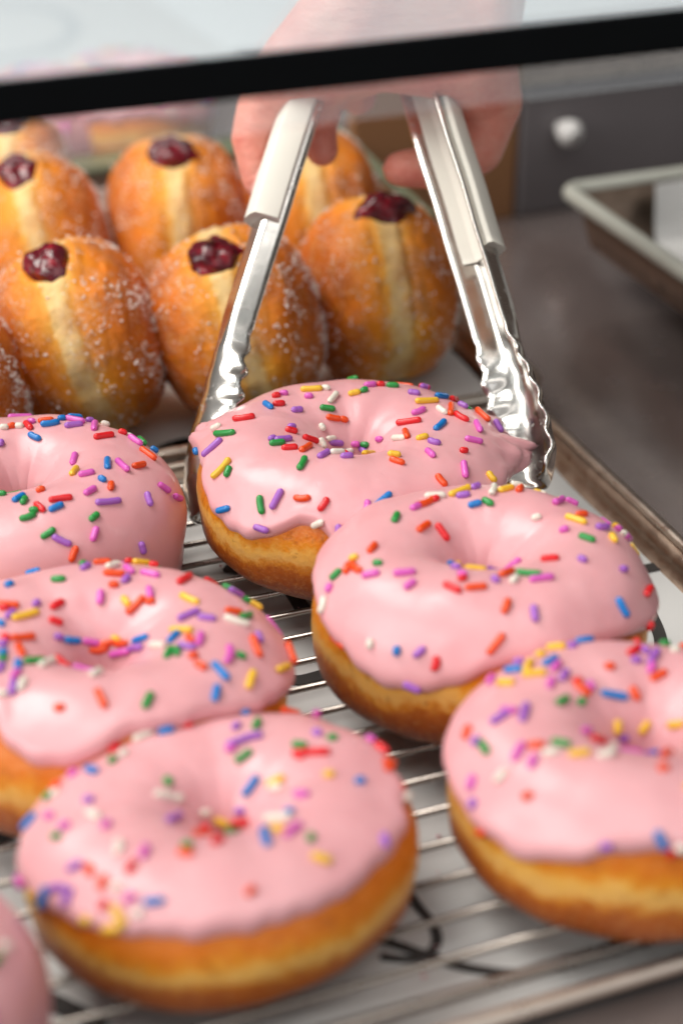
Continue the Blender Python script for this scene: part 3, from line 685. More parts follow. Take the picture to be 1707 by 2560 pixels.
 ((-1.37,-4.285,3.659),(0.978,-0.192,-0.078),(-0.155,-0.928,0.338),0,1,'p'),
 ((-0.184,-4.346,3.882),(0.42,-0.423,-0.803),(-0.001,-0.885,0.466),2,1,'b'),
 ((0.258,-4.409,3.711),(0.995,-0.08,0.062),(-0.084,-0.994,0.074),0,0,'w'),
 ((0.089,-4.248,3.423),(-0.02,-0.678,0.735),(-0.136,-0.726,-0.674),5,1,'r'),
 ((0.066,-2.496,4.55),(0.991,0.11,-0.078),(0.079,-0.005,0.997),0,0,'o'),
 ((3.024,-2.299,4.221),(-0.388,0.812,0.435),(0.399,-0.33,0.855),3,0,'b'),
 ((0.426,4.325,3.745),(-0.18,-0.756,0.629),(0.071,0.704,0.706),5,2,'r'),
 ((3.184,-0.323,4.453),(0.831,0.545,-0.115),(0.182,-0.087,0.979),5,0,'o'),
 ((3.724,-1.995,3.954),(-0.803,0.204,0.56),(0.519,-0.248,0.818),5,1,'m'),
 ((3.194,0.443,4.479),(-0.953,0.093,0.289),(0.294,0.058,0.954),4,1,'o'),
 ((1.438,-1.266,4.461),(-0.792,-0.608,-0.063),(-0.211,0.218,0.953),2,0,'o'),
 ((2.596,0.91,4.577),(-0.851,0.52,0.068),(0.11,0.063,0.992),5,1,'g'),
 ((0.849,-3.234,4.382),(-0.862,0.475,0.177),(0.085,-0.252,0.964),5,0,'y'),
 ((4.18,-0.244,3.97),(-0.426,0.771,0.473),(0.705,-0.054,0.707),2,0,'p'),
 ((4.264,0.427,3.89),(-0.02,0.998,-0.053),(0.667,0.065,0.742),3,0,'m'),
 ((-0.506,-0.092,3.065),(-0.174,-0.697,0.696),(0.903,0.195,0.383),2,0,'p'),
 ((1.433,0.144,4.214),(-0.141,0.989,-0.043),(-0.582,-0.059,0.811),2,1,'p'),
 ((1.882,2.947,4.378),(-0.972,-0.148,0.185),(0.144,0.292,0.945),3,1,'o'),
 ((2.37,-3.704,3.773),(0.786,0.614,0.07),(0.371,-0.675,0.638),4,2,'g'),
 ((4.17,-1.278,3.831),(0.28,-0.872,-0.401),(0.622,-0.185,0.761),3,0,'m'),
 ((2.556,-1.947,4.455),(-0.187,-0.977,-0.104),(0.119,-0.157,0.98),2,0,'g'),
 ((-0.429,-0.946,3.888),(0.977,-0.201,-0.074),(0.171,0.714,0.679),3,0,'m'),
 ((3.704,2.614,3.39),(0.765,-0.217,-0.606),(0.62,0.425,0.66),3,0,'y'),
 ((2.877,-3.231,3.873),(0.218,-0.761,-0.611),(0.45,-0.543,0.709),3,0,'m'),
 ((1.747,2.131,4.503),(0.581,0.814,0.014),(-0.058,0.029,0.998),3,0,'m'),
 ((0.31,-0.963,3.849),(-0.615,-0.644,0.455),(-0.132,0.735,0.665),3,1,'b'),
 ((-2.249,4.173,3.327),(-0.776,-0.221,-0.591),(-0.492,0.766,0.414),5,1,'p'),
 ((2.366,-0.167,4.537),(-0.599,0.798,0.062),(-0.06,-0.151,0.987),5,0,'m'),
 ((1.564,1.122,4.443),(-0.074,0.997,0.036),(-0.333,-0.073,0.94),3,0,'o'),
 ((2.052,-2.724,4.349),(-0.273,-0.949,-0.156),(0.167,-0.252,0.953),3,0,'g'),
 ((1.811,3.746,3.952),(0.962,-0.201,-0.185),(0.248,0.664,0.706),5,0,'o')],
'F': [((-0.512,3.161,3.68),(0.999,0.039,0.01),(-0.017,0.191,0.982),1,0,'b'),
 ((0.781,3.696,3.456),(0.994,-0.108,-0.03),(0.065,0.341,0.938),2,1,'g'),
 ((1.596,3.697,3.342),(0.549,-0.787,0.282),(0.155,0.427,0.891),1,0,'b'),
 ((1.624,2.545,3.669),(0.48,0.873,-0.089),(0.088,0.053,0.995),2,1,'g'),
 ((1.131,2.652,3.667),(0.761,0.648,-0.029),(-0.017,0.064,0.998),0,0,'p'),
 ((-1.063,3.283,3.619),(0.939,0.343,0.007),(-0.093,0.235,0.968),3,0,'w'),
 ((0.104,3.626,3.518),(0.88,-0.466,0.088),(0.078,0.326,0.942),0,0,'w'),
 ((0.012,3.376,3.591),(0.884,-0.468,0.025),(0.092,0.225,0.97),1,1,'r'),
 ((-1.708,2.63,3.672),(0.874,0.486,-0.017),(-0.074,0.168,0.983),0,1,'w'),
 ((-2.017,2.46,3.669),(0.745,0.667,-0.021),(-0.118,0.163,0.98),0,0,'g'),
 ((1.031,2.021,3.639),(0.992,0.113,0.06),(-0.047,-0.109,0.993),4,1,'p'),
 ((1.425,2.032,3.651),(0.995,-0.104,-0.009),(-0.0,-0.089,0.996),1,0,'p'),
 ((0.981,1.485,3.516),(0.925,0.287,0.249),(-0.187,-0.226,0.956),2,1,'g'),
 ((2.307,1.165,3.653),(0.752,-0.659,0.02),(-0.037,-0.011,0.999),1,0,'g'),
 ((2.502,0.641,3.682),(0.897,-0.437,0.067),(-0.043,0.064,0.997),5,0,'r'),
 ((2.154,0.774,3.638),(0.332,-0.942,0.046),(-0.112,0.009,0.994),1,1,'r'),
 ((2.875,1.522,3.64),(0.501,-0.865,0.038),(0.101,0.102,0.99),0,0,'p'),
 ((3.138,1.115,3.654),(0.944,-0.321,-0.079),(0.12,0.112,0.986),0,0,'g'),
 ((0.762,1.868,3.578),(0.992,0.023,0.123),(-0.114,-0.239,0.964),0,0,'m'),
 ((-1.798,3.207,3.513),(0.75,0.661,-0.008),(-0.235,0.279,0.931),1,1,'r'),
 ((-2.555,2.338,3.608),(0.355,-0.895,0.27),(-0.25,0.187,0.95),2,0,'b'),
 ((-0.981,1.288,3.465),(0.177,-0.901,-0.396),(0.256,-0.347,0.902),0,1,'g'),
 ((-1.212,0.814,3.411),(0.9,-0.074,-0.43),(0.407,-0.213,0.888),2,0,'w'),
 ((-0.88,0.795,3.224),(0.841,0.302,-0.45),(0.525,-0.255,0.812),0,2,'w'),
 ((-1.175,0.014,3.233),(0.548,0.722,-0.423),(0.527,0.095,0.845),5,1,'p'),
 ((0.915,0.64,3.169),(0.711,0.292,0.64),(-0.541,-0.354,0.763),3,1,'b'),
 ((1.427,0.231,3.402),(0.779,-0.382,0.497),(-0.544,-0.018,0.839),2,0,'y'),
 ((1.361,0.02,3.358),(0.558,-0.768,0.314),(-0.501,-0.01,0.865),1,0,'w'),
 ((1.71,-0.871,3.62),(0.774,-0.614,0.153),(-0.18,0.018,0.984),1,1,'m'),
 ((2.545,-0.409,3.66),(0.933,-0.355,-0.058),(0.054,-0.021,0.998),0,1,'y'),
 ((-0.26,0.69,2.673),(0.891,0.2,-0.407),(0.429,-0.663,0.614),0,2,'w'),
 ((0.112,0.542,2.387),(0.763,-0.586,-0.273),(-0.433,-0.776,0.459),1,0,'y'),
 ((0.499,0.129,2.502),(0.204,-0.815,0.542),(-0.862,0.113,0.495),5,0,'r'),
 ((0.551,0.38,2.688),(0.737,-0.649,0.19),(-0.614,-0.524,0.591),0,2,'p'),
 ((-0.626,-1.897,3.648),(0.787,0.585,-0.196),(0.088,0.208,0.974),1,1,'r'),
 ((0.958,-1.38,3.473),(0.571,-0.728,0.378),(-0.246,0.288,0.926),5,0,'w'),
 ((0.775,-1.98,3.605),(0.626,-0.77,0.125),(0.019,0.175,0.984),1,1,'y'),
 ((1.268,-1.329,3.536),(0.588,-0.75,0.302),(-0.246,0.19,0.95),0,0,'b'),
 ((1.07,-2.213,3.633),(0.819,0.574,0.006),(-0.026,0.026,0.999),3,0,'m'),
 ((0.427,-2.18,3.626),(-0.161,-0.983,0.087),(-0.036,0.094,0.995),5,1,'b'),
 ((1.354,-2.67,3.624),(0.415,0.905,0.089),(0.027,-0.11,0.994),0,1,'g'),
 ((1.372,-3.375,3.492),(0.794,-0.543,-0.274),(0.126,-0.295,0.947),2,0,'y'),
 ((-1.435,-2.11,3.707),(0.739,-0.673,0.013),(0.015,0.037,0.999),1,0,'o'),
 ((-1.313,-1.799,3.678),(0.912,-0.409,-0.02),(0.099,0.173,0.98),0,1,'g'),
 ((-2.914,1.085,3.63),(0.839,-0.537,0.085),(-0.138,-0.058,0.989),0,1,'p'),
 ((-3.837,1.197,3.361),(0.518,-0.782,0.346),(-0.377,0.154,0.913),0,0,'m'),
 ((-3.63,0.425,3.512),(0.938,-0.205,0.278),(-0.287,-0.014,0.958),0,0,'m'),
 ((-2.964,0.399,3.639),(0.358,-0.93,0.086),(-0.11,0.049,0.993),2,0,'w'),
 ((-2.78,-0.133,3.642),(0.82,0.565,0.087),(-0.06,-0.067,0.996),0,1,'m'),
 ((-3.874,0.217,3.42),(0.686,-0.688,0.237),(-0.372,-0.051,0.927),0,0,'g'),
 ((-4.215,1.798,2.926),(0.772,0.295,0.564),(-0.63,0.23,0.742),2,0,'b'),
 ((-2.741,-1.153,3.642),(0.287,0.955,0.072),(-0.131,-0.035,0.991),2,2,'w'),
 ((-2.26,-1.66,3.702),(0.433,0.901,-0.025),(-0.038,0.046,0.998),2,1,'m'),
 ((-3.716,-1.085,3.378),(0.879,-0.146,0.455),(-0.471,-0.108,0.875),1,0,'p'),
 ((-3.467,-1.431,3.44),(0.057,-0.991,-0.125),(-0.362,-0.137,0.922),1,1,'o'),
 ((-3.303,-1.999,3.401),(0.518,0.747,0.416),(-0.437,-0.187,0.88),1,0,'o'),
 ((-2.653,-2.03,3.645),(0.616,0.766,0.185),(-0.252,-0.031,0.967),1,0,'r'),
 ((-4.492,-1.136,2.785),(0.346,0.143,0.927),(-0.843,-0.386,0.374),3,1,'b'),
 ((-4.181,-1.282,3.037),(0.643,-0.682,0.348),(-0.597,-0.162,0.786),2,0,'p'),
 ((-4.05,-1.708,3.04),(0.52,0.651,0.553),(-0.58,-0.206,0.788),2,0,'p'),
 ((-4.663,-0.735,2.554),(-0.148,-0.633,0.76),(-0.967,-0.068,-0.244),5,0,'y'),
 ((-4.646,-0.757,2.494),(0.035,-0.99,0.134),(-0.967,-0.068,-0.244),5,0,'y'),
 ((-3.066,-2.368,3.455),(0.708,-0.668,0.229),(-0.476,-0.211,0.854),0,2,'w'),
 ((-2.882,-2.806,3.389),(0.874,0.149,0.462),(-0.384,-0.37,0.846),0,0,'m'),
 ((-2.437,-3.19,3.416),(0.889,-0.441,0.12),(-0.299,-0.361,0.883),2,1,'b'),
 ((-3.426,-2.576,3.193),(0.667,0.524,0.53),(-0.454,-0.279,0.846),0,0,'r'),
 ((-3.193,-3.024,3.152),(0.214,-0.868,-0.449),(-0.482,-0.494,0.724),3,1,'y'),
 ((-2.824,-3.231,3.236),(0.783,-0.601,0.162),(-0.422,-0.322,0.847),0,0,'w'),
 ((-3.819,-2.497,2.894),(0.628,-0.763,0.154),(-0.778,-0.618,0.111),0,1,'y'),
 ((-3.365,-3.063,2.896),(0.74,-0.61,0.284),(-0.667,-0.721,0.187),2,0,'y'),
 ((-0.43,-3.83,3.467),(0.78,0.59,0.209),(0.006,-0.341,0.94),0,0,'o'),
 ((-4.797,0.059,2.531),(0.131,-0.894,-0.427),(-0.991,-0.111,-0.073),1,0,'m'),
 ((-3.354,2.718,3.154),(0.878,0.222,0.423),(-0.476,0.338,0.812),0,1,'o'),
 ((-3.633,2.409,3.105),(0.684,0.721,0.111),(-0.472,0.321,0.821),0,0,'g'),
 ((-3.472,2.237,3.263),(0.675,0.732,0.093),(-0.443,0.3,0.845),0,0,'w'),
 ((-2.927,2.782,3.347),(0.904,0.372,0.209),(-0.344,0.347,0.872),0,0,'m'),
 ((3.17,-0.865,3.563),(0.969,-0.107,-0.224),(0.224,-0.01,0.974),0,0,'b'),
 ((4.109,-0.282,3.314),(0.906,0.183,-0.381),(0.405,-0.119,0.907),0,0,'o'),
 ((4.327,-0.804,3.048),(-0.256,-0.886,0.386),(-0.965,0.209,-0.161),2,1,'o'),
 ((4.21,-1.214,3.026),(0.405,0.85,-0.337),(0.886,-0.455,-0.083),2,1,'w'),
 ((3.008,-3.057,3.288),(-0.157,-0.892,-0.423),(0.331,-0.451,0.829),1,1,'p'),
 ((4.177,1.272,3.217),(0.596,-0.775,-0.212),(0.502,0.153,0.851),0,0,'m'),
 ((4.263,0.701,3.267),(0.268,-0.959,-0.09),(0.539,0.072,0.839),2,0,'r'),
 ((4.205,-0.019,3.29),(0.792,0.09,-0.604),(0.61,-0.085,0.788),1,0,'o'),
 ((-0.672,-0.891,3.148),(0.755,0.398,-0.52),(0.345,0.52,0.781),5,1,'o'),
 ((0.094,-0.61,2.523),(-0.236,-0.654,0.719),(0.057,0.832,0.552),3,0,'y'),
 ((-0.434,-0.085,2.54),(0.034,-0.984,-0.173),(0.85,-0.088,0.519),5,2,'r'),
 ((2.875,3.782,2.944),(-0.851,0.034,0.524),(0.435,0.589,0.681),3,1,'o'),
 ((3.382,3.214,2.985),(0.204,0.56,-0.803),(0.733,0.518,0.441),4,1,'m'),
 ((-0.054,-1.064,3.129),(0.597,0.555,-0.579),(0.241,0.671,0.702),3,2,'g')],
'G': [((4.185,0.48,3.928),(0.676,0.557,-0.482),(0.539,0.072,0.839),0,1,'w'),
 ((0.253,-0.629,3.419),(0.828,-0.068,0.557),(-0.326,0.761,0.56),3,0,'o'),
 ((1.505,1.974,4.376),(-0.811,-0.582,-0.051),(-0.014,-0.085,0.996),3,1,'m'),
 ((0.273,0.409,2.917),(-0.782,0.56,0.274),(-0.371,-0.856,0.36),5,0,'w'),
 ((-2.352,-1.932,4.344),(0.783,-0.62,0.049),(-0.096,-0.053,0.994),4,0,'m'),
 ((2.021,2.664,4.342),(-0.443,-0.875,0.194),(0.143,0.178,0.974),3,1,'p'),
 ((-0.15,0.919,3.703),(0.639,-0.58,-0.505),(0.028,-0.714,0.7),3,1,'g'),
 ((-2.444,-4.174,3.133),(0.838,-0.545,0.034),(-0.448,-0.821,0.354),3,2,'b'),
 ((0.857,0.518,3.708),(0.403,-0.915,0.02),(-0.601,-0.307,0.738),4,2,'g'),
 ((-0.189,-3.134,4.423),(0.133,-0.986,-0.102),(0.004,-0.126,0.992),2,0,'m'),
 ((-1.132,-2.553,4.374),(-0.434,0.9,0.03),(-0.051,-0.071,0.996),3,0,'o'),
 ((-4.622,-0.09,3.18),(0.163,-0.947,0.277),(-0.892,-0.026,0.452),3,0,'o'),
 ((-0.857,-4.809,3.08),(0.751,0.162,0.64),(-0.153,-0.917,0.368),4,1,'g'),
 ((-1.063,0.888,3.992),(-0.69,0.484,0.538),(0.475,-0.298,0.828),2,0,'p'),
 ((-2.199,-3.436,4.022),(-0.706,0.703,0.082),(-0.267,-0.454,0.85),5,2,'y'),
 ((-2.926,-1.435,4.326),(-0.855,0.511,-0.086),(-0.152,-0.11,0.982),5,0,'g'),
 ((-3.776,-1.122,4.04),(-0.588,-0.653,-0.477),(-0.595,-0.061,0.801),2,2,'p'),
 ((-1.407,-0.613,4.133),(0.767,0.479,-0.426),(0.377,0.238,0.895),2,1,'y'),
 ((-0.278,1.515,4.145),(0.912,-0.369,-0.182),(0.026,-0.461,0.887),3,1,'b'),
 ((-3.435,3.298,3.122),(-0.29,-0.809,0.511),(-0.696,0.607,0.384),4,1,'r'),
 ((-3.892,1.175,3.948),(-0.679,0.453,-0.577),(-0.611,0.103,0.785),4,1,'r'),
 ((-4.238,-1.275,3.533),(0.075,0.929,0.363),(-0.808,-0.189,0.558),2,0,'o'),
 ((0.981,-3.807,4.216),(-0.872,0.42,0.253),(0.069,-0.476,0.877),4,0,'g'),
 ((2.263,-2.978,4.324),(-0.523,-0.852,-0.032),(0.292,-0.264,0.92),3,0,'w'),
 ((-2.936,3.286,3.761),(0.12,0.872,-0.475),(-0.537,0.532,0.655),3,1,'r'),
 ((-0.199,3.137,4.428),(0.944,-0.322,0.075),(-0.051,0.099,0.994),4,0,'m'),
 ((-0.342,0.341,2.921),(0.5,-0.09,-0.861),(0.539,-0.754,0.377),3,0,'p'),
 ((2.879,-0.615,4.406),(-0.994,0.081,0.071),(0.076,0.066,0.995),4,0,'p'),
 ((3.329,-1.948,4.245),(0.507,-0.773,-0.382),(0.379,-0.239,0.894),3,2,'b'),
 ((-4.185,2.222,3.085),(-0.299,0.295,-0.908),(-0.848,0.373,0.377),2,1,'w'),
 ((3.967,-0.229,4.091),(0.512,0.822,-0.248),(0.481,-0.045,0.875),5,1,'g'),
 ((4.155,-1.62,3.732),(0.22,-0.844,-0.489),(0.718,-0.236,0.654),5,1,'m'),
 ((1.657,-2.382,4.499),(-0.665,0.746,0.039),(0.069,0.011,0.998),4,0,'y'),
 ((0.267,4.364,3.766),(0.371,-0.708,0.602),(0.096,0.75,0.655),2,0,'g'),
 ((1.24,-0.216,3.954),(-0.23,-0.972,-0.039),(-0.585,0.132,0.8),4,0,'r'),
 ((0.044,-1.893,4.309),(-0.586,-0.773,0.244),(0.084,0.293,0.952),5,0,'w'),
 ((-1.907,1.234,4.409),(-0.43,-0.903,0.023),(0.176,-0.072,0.982),2,0,'r'),
 ((0.827,3.776,4.171),(-0.951,-0.208,0.231),(0.119,0.503,0.856),4,1,'g'),
 ((0.079,-4.296,3.925),(0.103,-0.811,-0.575),(-0.004,-0.659,0.752),4,0,'b'),
 ((-0.309,-0.451,3.071),(-0.884,0.318,0.342),(0.413,0.768,0.49),5,0,'m'),
 ((1.302,-4.303,3.699),(0.749,0.55,0.369),(0.195,-0.799,0.569),2,2,'o')]}
import bpy, bmesh, math, random
from mathutils import Vector, Matrix, noise
from mathutils import geometry as _geo

CM = 0.01
scene = bpy.context.scene
col = scene.collection
R_ = math.radians
YAW = R_(21.0)
AX = Vector((math.cos(YAW), math.sin(YAW), 0)); BX = Vector((-math.sin(YAW), math.cos(YAW), 0))
def ab(a, b, z=0.0):                      # case coordinates (cm): a across, b into the case
    v = AX*a + BX*b; return Vector((v.x, v.y, z))

# ------------------------------------------------------------------ helpers
def mesh_obj(name, verts, faces, mat, parent=None, smooth=True, loc=None):
    me = bpy.data.meshes.new(name)
    me.from_pydata([tuple(Vector(v)*CM) for v in verts], [], faces)
    me.update()
    if mat: me.materials.append(mat)
    if smooth:
        me.polygons.foreach_set('use_smooth', [True]*len(me.polygons))
    o = bpy.data.objects.new(name, me); col.objects.link(o)
    if parent: o.parent = parent
    if loc is not None: o.location = Vector(loc)*CM
    return o
def empty(name, loc=(0,0,0), rot=(0,0,0)):
    o = bpy.data.objects.new(name, None); col.objects.link(o)
    o.location = Vector(loc)*CM; o.rotation_euler = rot; o.empty_display_size = 0.02
    return o
def tag(o, label=None, cat=None, group=None, kind=None):
    if label: o['label'] = label
    if cat: o['category'] = cat
    if group: o['group'] = group
    if kind: o['kind'] = kind
    return o
def grid_faces(nu, nv, cu=False, cv=False, off=0):
    f = []
    for i in range(nu if cu else nu-1):
        for j in range(nv if cv else nv-1):
            a = i*nv+j; b = ((i+1) % nu)*nv+j; c = ((i+1) % nu)*nv+(j+1) % nv; d = i*nv+(j+1) % nv
            f.append((a+off, b+off, c+off, d+off))
    return f
class MB:
    def __init__(s): s.v = []; s.f = []
    def box(s, c, sx, sy, sz, ax=Vector((1,0,0)), ay=Vector((0,1,0)), az=Vector((0,0,1))):
        n = len(s.v)
        for dx in (-.5,.5):
            for dy in (-.5,.5):
                for dz in (-.5,.5):
                    s.v.append(Vector(c)+ax*dx*sx+ay*dy*sy+az*dz*sz)
        for q in ((0,1,3,2),(4,6,7,5),(0,4,5,1),(2,3,7,6),(0,2,6,4),(1,5,7,3)): s.f.append(tuple(n+k for k in q))
    def tube(s, pts, rad, seg=10, caps=True, closed=False):
        pts = [Vector(p) for p in pts]; N = len(pts); n0 = len(s.v)
        rads = rad if isinstance(rad, (list, tuple)) else [rad]*N
        prev = None
        for i, p in enumerate(pts):
            t = (pts[(i+1) % N if closed else min(i+1, N-1)] - pts[(i-1) % N if closed else max(i-1, 0)]).normalized()
            if prev is None:
                up = Vector((0,0,1)) if abs(t.z) < .9 else Vector((1,0,0))
                x = t.cross(up).normalized()
            else:
                x = (prev - t*prev.dot(t)).normalized()
            prev = x; y = t.cross(x)
            for k in range(seg):
                a = 2*math.pi*k/seg
                s.v.append(p + (x*math.cos(a)+y*math.sin(a))*rads[i])
        s.f += grid_faces(N, seg, cu=closed, cv=True, off=n0)
        if caps and not closed:
            s.f.append(tuple(n0+k for k in range(seg))[::-1]); s.f.append(tuple(n0+(N-1)*seg+k for k in range(seg)))
    def build(s, name, mat, parent=None, smooth=True, bevel=0.0):
        o = mesh_obj(name, s.v, s.f, mat, parent, smooth)
        if bevel:
            m = o.modifiers.new('Bevel', 'BEVEL'); m.width = bevel*CM; m.segments = 3; m.limit_method = 'ANGLE'
        return o
def catmull(pts, n=8, closed=False):
    P = [Vector(p) for p in pts]; out = []; N = len(P)
    for i in range(N if closed else N-1):
        g = (lambda k: P[k % N]) if closed else (lambda k: P[max(0, min(N-1, k))])
        p0, p1, p2, p3 = g(i-1), g(i), g(i+1), g(i+2)
        for k in range(n):
            t = k/n
            out.append(.5*((2*p1)+(p2-p0)*t+(2*p0-5*p1+4*p2-p3)*t*t+(3*p1-p0-3*p2+p3)*t**3))
    if not closed: out.append(P[-1])
    return out
def cyc_interp(ctrl, u):                  # ctrl: sorted [(deg, value)], smooth and cyclic
    N = len(ctrl); u %= 360.0
    for i in range(N):
        a, va = ctrl[i]; b, vb = ctrl[(i+1) % N]
        span = (b-a) % 360.0 or 360.0; d = (u-a) % 360.0
        if d <= span:
            v0 = ctrl[i-1][1]; v3 = ctrl[(i+2) % N][1]; t = d/span
            m0 = (vb-v0)/2; m1 = (v3-va)/2
            return (2*t**3-3*t*t+1)*va+(t**3-2*t*t+t)*m0+(-2*t**3+3*t*t)*vb+(t**3-t*t)*m1
    return ctrl[0][1]
def lerp(a, b, t): return a+(b-a)*t
def sm(a, b, x):
    t = max(0.0, min(1.0, (x-a)/(b-a))); return t*t*(3-2*t)
def spow(x, p): return math.copysign(abs(x)**p, x)
def srgb(r, g, b):
    f = lambda c: (c/255/12.92) if c/255 <= .04045 else ((c/255+.055)/1.055)**2.4
    return (f(r), f(g), f(b), 1)

# ------------------------------------------------------------------ materials
class M:
    def __init__(s, name):
        s.m = bpy.data.materials.new(name); s.m.use_nodes = True
        s.nt = s.m.node_tree; s.n = s.nt.nodes; s.b = s.n['Principled BSDF']; s.out = s.n['Material Output']
    def node(s, t, **kw):
        n = s.n.new(t)
        for k, v in kw.items():
            if k in n.inputs.keys(): n.inputs[k].default_value = v
            else: setattr(n, k, v)
        return n
    def link(s, a, b): s.nt.links.new(a, b)
    def set(s, **kw):
        for k, v in kw.items(): s.b.inputs[k.replace('_', ' ')].default_value = v
        return s
    def coord(s, out='Object', scale=1.0):
        tc = s.node('ShaderNodeTexCoord'); mp = s.node('ShaderNodeMapping')
        mp.inputs['Scale'].default_value = scale if isinstance(scale, tuple) else (scale,)*3
        s.link(tc.outputs[out], mp.inputs['Vector']); return mp.outputs['Vector']
    def noise(s, vec, scale, detail=3, rough=.5, dist=0.0):
        n = s.node('ShaderNodeTexNoise'); n.inputs['Scale'].default_value = scale
        n.inputs['Detail'].default_value = detail; n.inputs['Roughness'].default_value = rough
        n.inputs['Distortion'].default_value = dist
        s.link(vec, n.inputs['Vector']); return n.outputs['Fac']
    def ramp(s, fac, stops, interp='LINEAR'):
        r = s.node('ShaderNodeValToRGB'); e = r.color_ramp; e.interpolation = interp
        while len(e.elements) < len(stops): e.elements.new(.5)
        for k, (p, c) in enumerate(stops):
            e.elements[k].position = p; e.elements[k].color = c if len(c) == 4 else (*c, 1)
        s.link(fac, r.inputs['Fac']); return r.outputs['Color']
    def math(s, op, a, b=None, c=None, clamp=False):
        n = s.node('ShaderNodeMath', operation=op); n.use_clamp = clamp
        for i, x in enumerate((a, b, c)):
            if x is None: continue
            if isinstance(x, (int, float)): n.inputs[i].default_value = x
            else: s.link(x, n.inputs[i])
        return n.outputs[0]
    def mix(s, fac, a, b, mode='MIX'):
        n = s.node('ShaderNodeMix', data_type='RGBA', blend_type=mode)
        for sock, x in ((n.inputs[0], fac), (n.inputs[6], a), (n.inputs[7], b)):
            if isinstance(x, (int, float)): sock.default_value = x
            elif isinstance(x, tuple): sock.default_value = x
            else: s.link(x, sock)
        return n.outputs[2]
    def base(s, c): s.link(c, s.b.inputs['Base Color']); return s
    def bump(s, h, strength=.3, dist=.001, normal=None):
        n = s.node('ShaderNodeBump'); n.inputs['Strength'].default_value = strength; n.inputs['Distance'].default_value = dist
        s.link(h, n.inputs['Height'])
        if normal is not None: s.link(normal, n.inputs['Normal'])
        s.link(n.outputs[0], s.b.inputs['Normal']); return n.outputs[0]

def mat_icing():
    m = M('pink_icing'); v = m.coord()
    c = m.ramp(m.noise(v, 45, 3), [(.3, (.68,.325,.35)), (.7, (.725,.375,.40))])
    c = m.mix(m.ramp(m.noise(v, 110, 4, .65, .8), [(.55, (0,)*3), (.8, (.45,)*3)]), c, (.75,.43,.45,1))
    c = m.mix(m.ramp(m.noise(v, 75, 3, .6, .5), [(.6, (0,)*3), (.85, (.4,)*3)]), c, (.66,.28,.30,1))
    m.base(c)
    m.set(Roughness=.33, Subsurface_Weight=.16, Subsurface_Radius=(.9,.4,.35), Subsurface_Scale=.0028, Coat_Weight=.08, Coat_Roughness=.25)
    r = m.ramp(m.noise(v, 70, 4, .6), [(.3, (.28,)*3), (.75, (.40,)*3)]); m.link(r, m.b.inputs['Roughness'])
    h = m.math('ADD', m.math('ADD', m.noise(v, 90, 2), m.math('MULTIPLY', m.noise(v, 900, 2), .07)), m.math('MULTIPLY', m.ramp(m.noise(v, 420, 2), [(.26, (0,)*3), (.33, (1,)*3)]), .10))
    m.bump(h, .25, .0012)
    return m.m
def mat_dough():
    m = M('fried_dough'); v = m.coord()
    sx = m.node('ShaderNodeSeparateXYZ'); m.link(v, sx.inputs[0])
    sg = m.node('ShaderNodeSeparateXYZ'); m.link(m.coord('Generated'), sg.inputs[0]); f = m.math('SUBTRACT', sg.outputs['Z'], .045)
    n1 = m.math('SUBTRACT', m.noise(v, 42, 4, .6), .5); n2 = m.math('SUBTRACT', m.noise(v, 320, 4, .6), .5)
    f = m.math('ADD', f, m.math('ADD', m.math('MULTIPLY', n1, .30), m.math('MULTIPLY', n2, .20)))
    c = m.ramp(f, [(0, (.16,.030,.003)), (.20, (.30,.060,.004)), (.33, (.44,.105,.006)), (.385, (.66,.25,.025)), (.43, (.76,.42,.11)),
                   (.50, (.78,.42,.085)), (.55, (.70,.26,.012)), (.64, (.62,.16,.004)), (1, (.50,.10,.004))])
    c = m.mix(m.math('MULTIPLY', m.ramp(m.noise(v, 700, 3, .7), [(.5, (0,)*3), (.75, (1,)*3)]), .35), c, (.75,.42,.14,1))
    c = m.mix(m.ramp(m.noise(v, 260, 4, .7), [(.30, (.55,)*3), (.42, (0,)*3)]), c, (.22,.045,.004,1))
    m.base(c); m.set(Roughness=.40, Specular_IOR_Level=.4, Subsurface_Weight=.10, Subsurface_Radius=(1,.5,.2), Subsurface_Scale=.003)
    h = m.math('ADD', m.noise(v, 420, 5, .65), m.math('MULTIPLY', m.noise(v, 110, 3), .8))
    m.bump(h, .38, .0012)
    return m.m
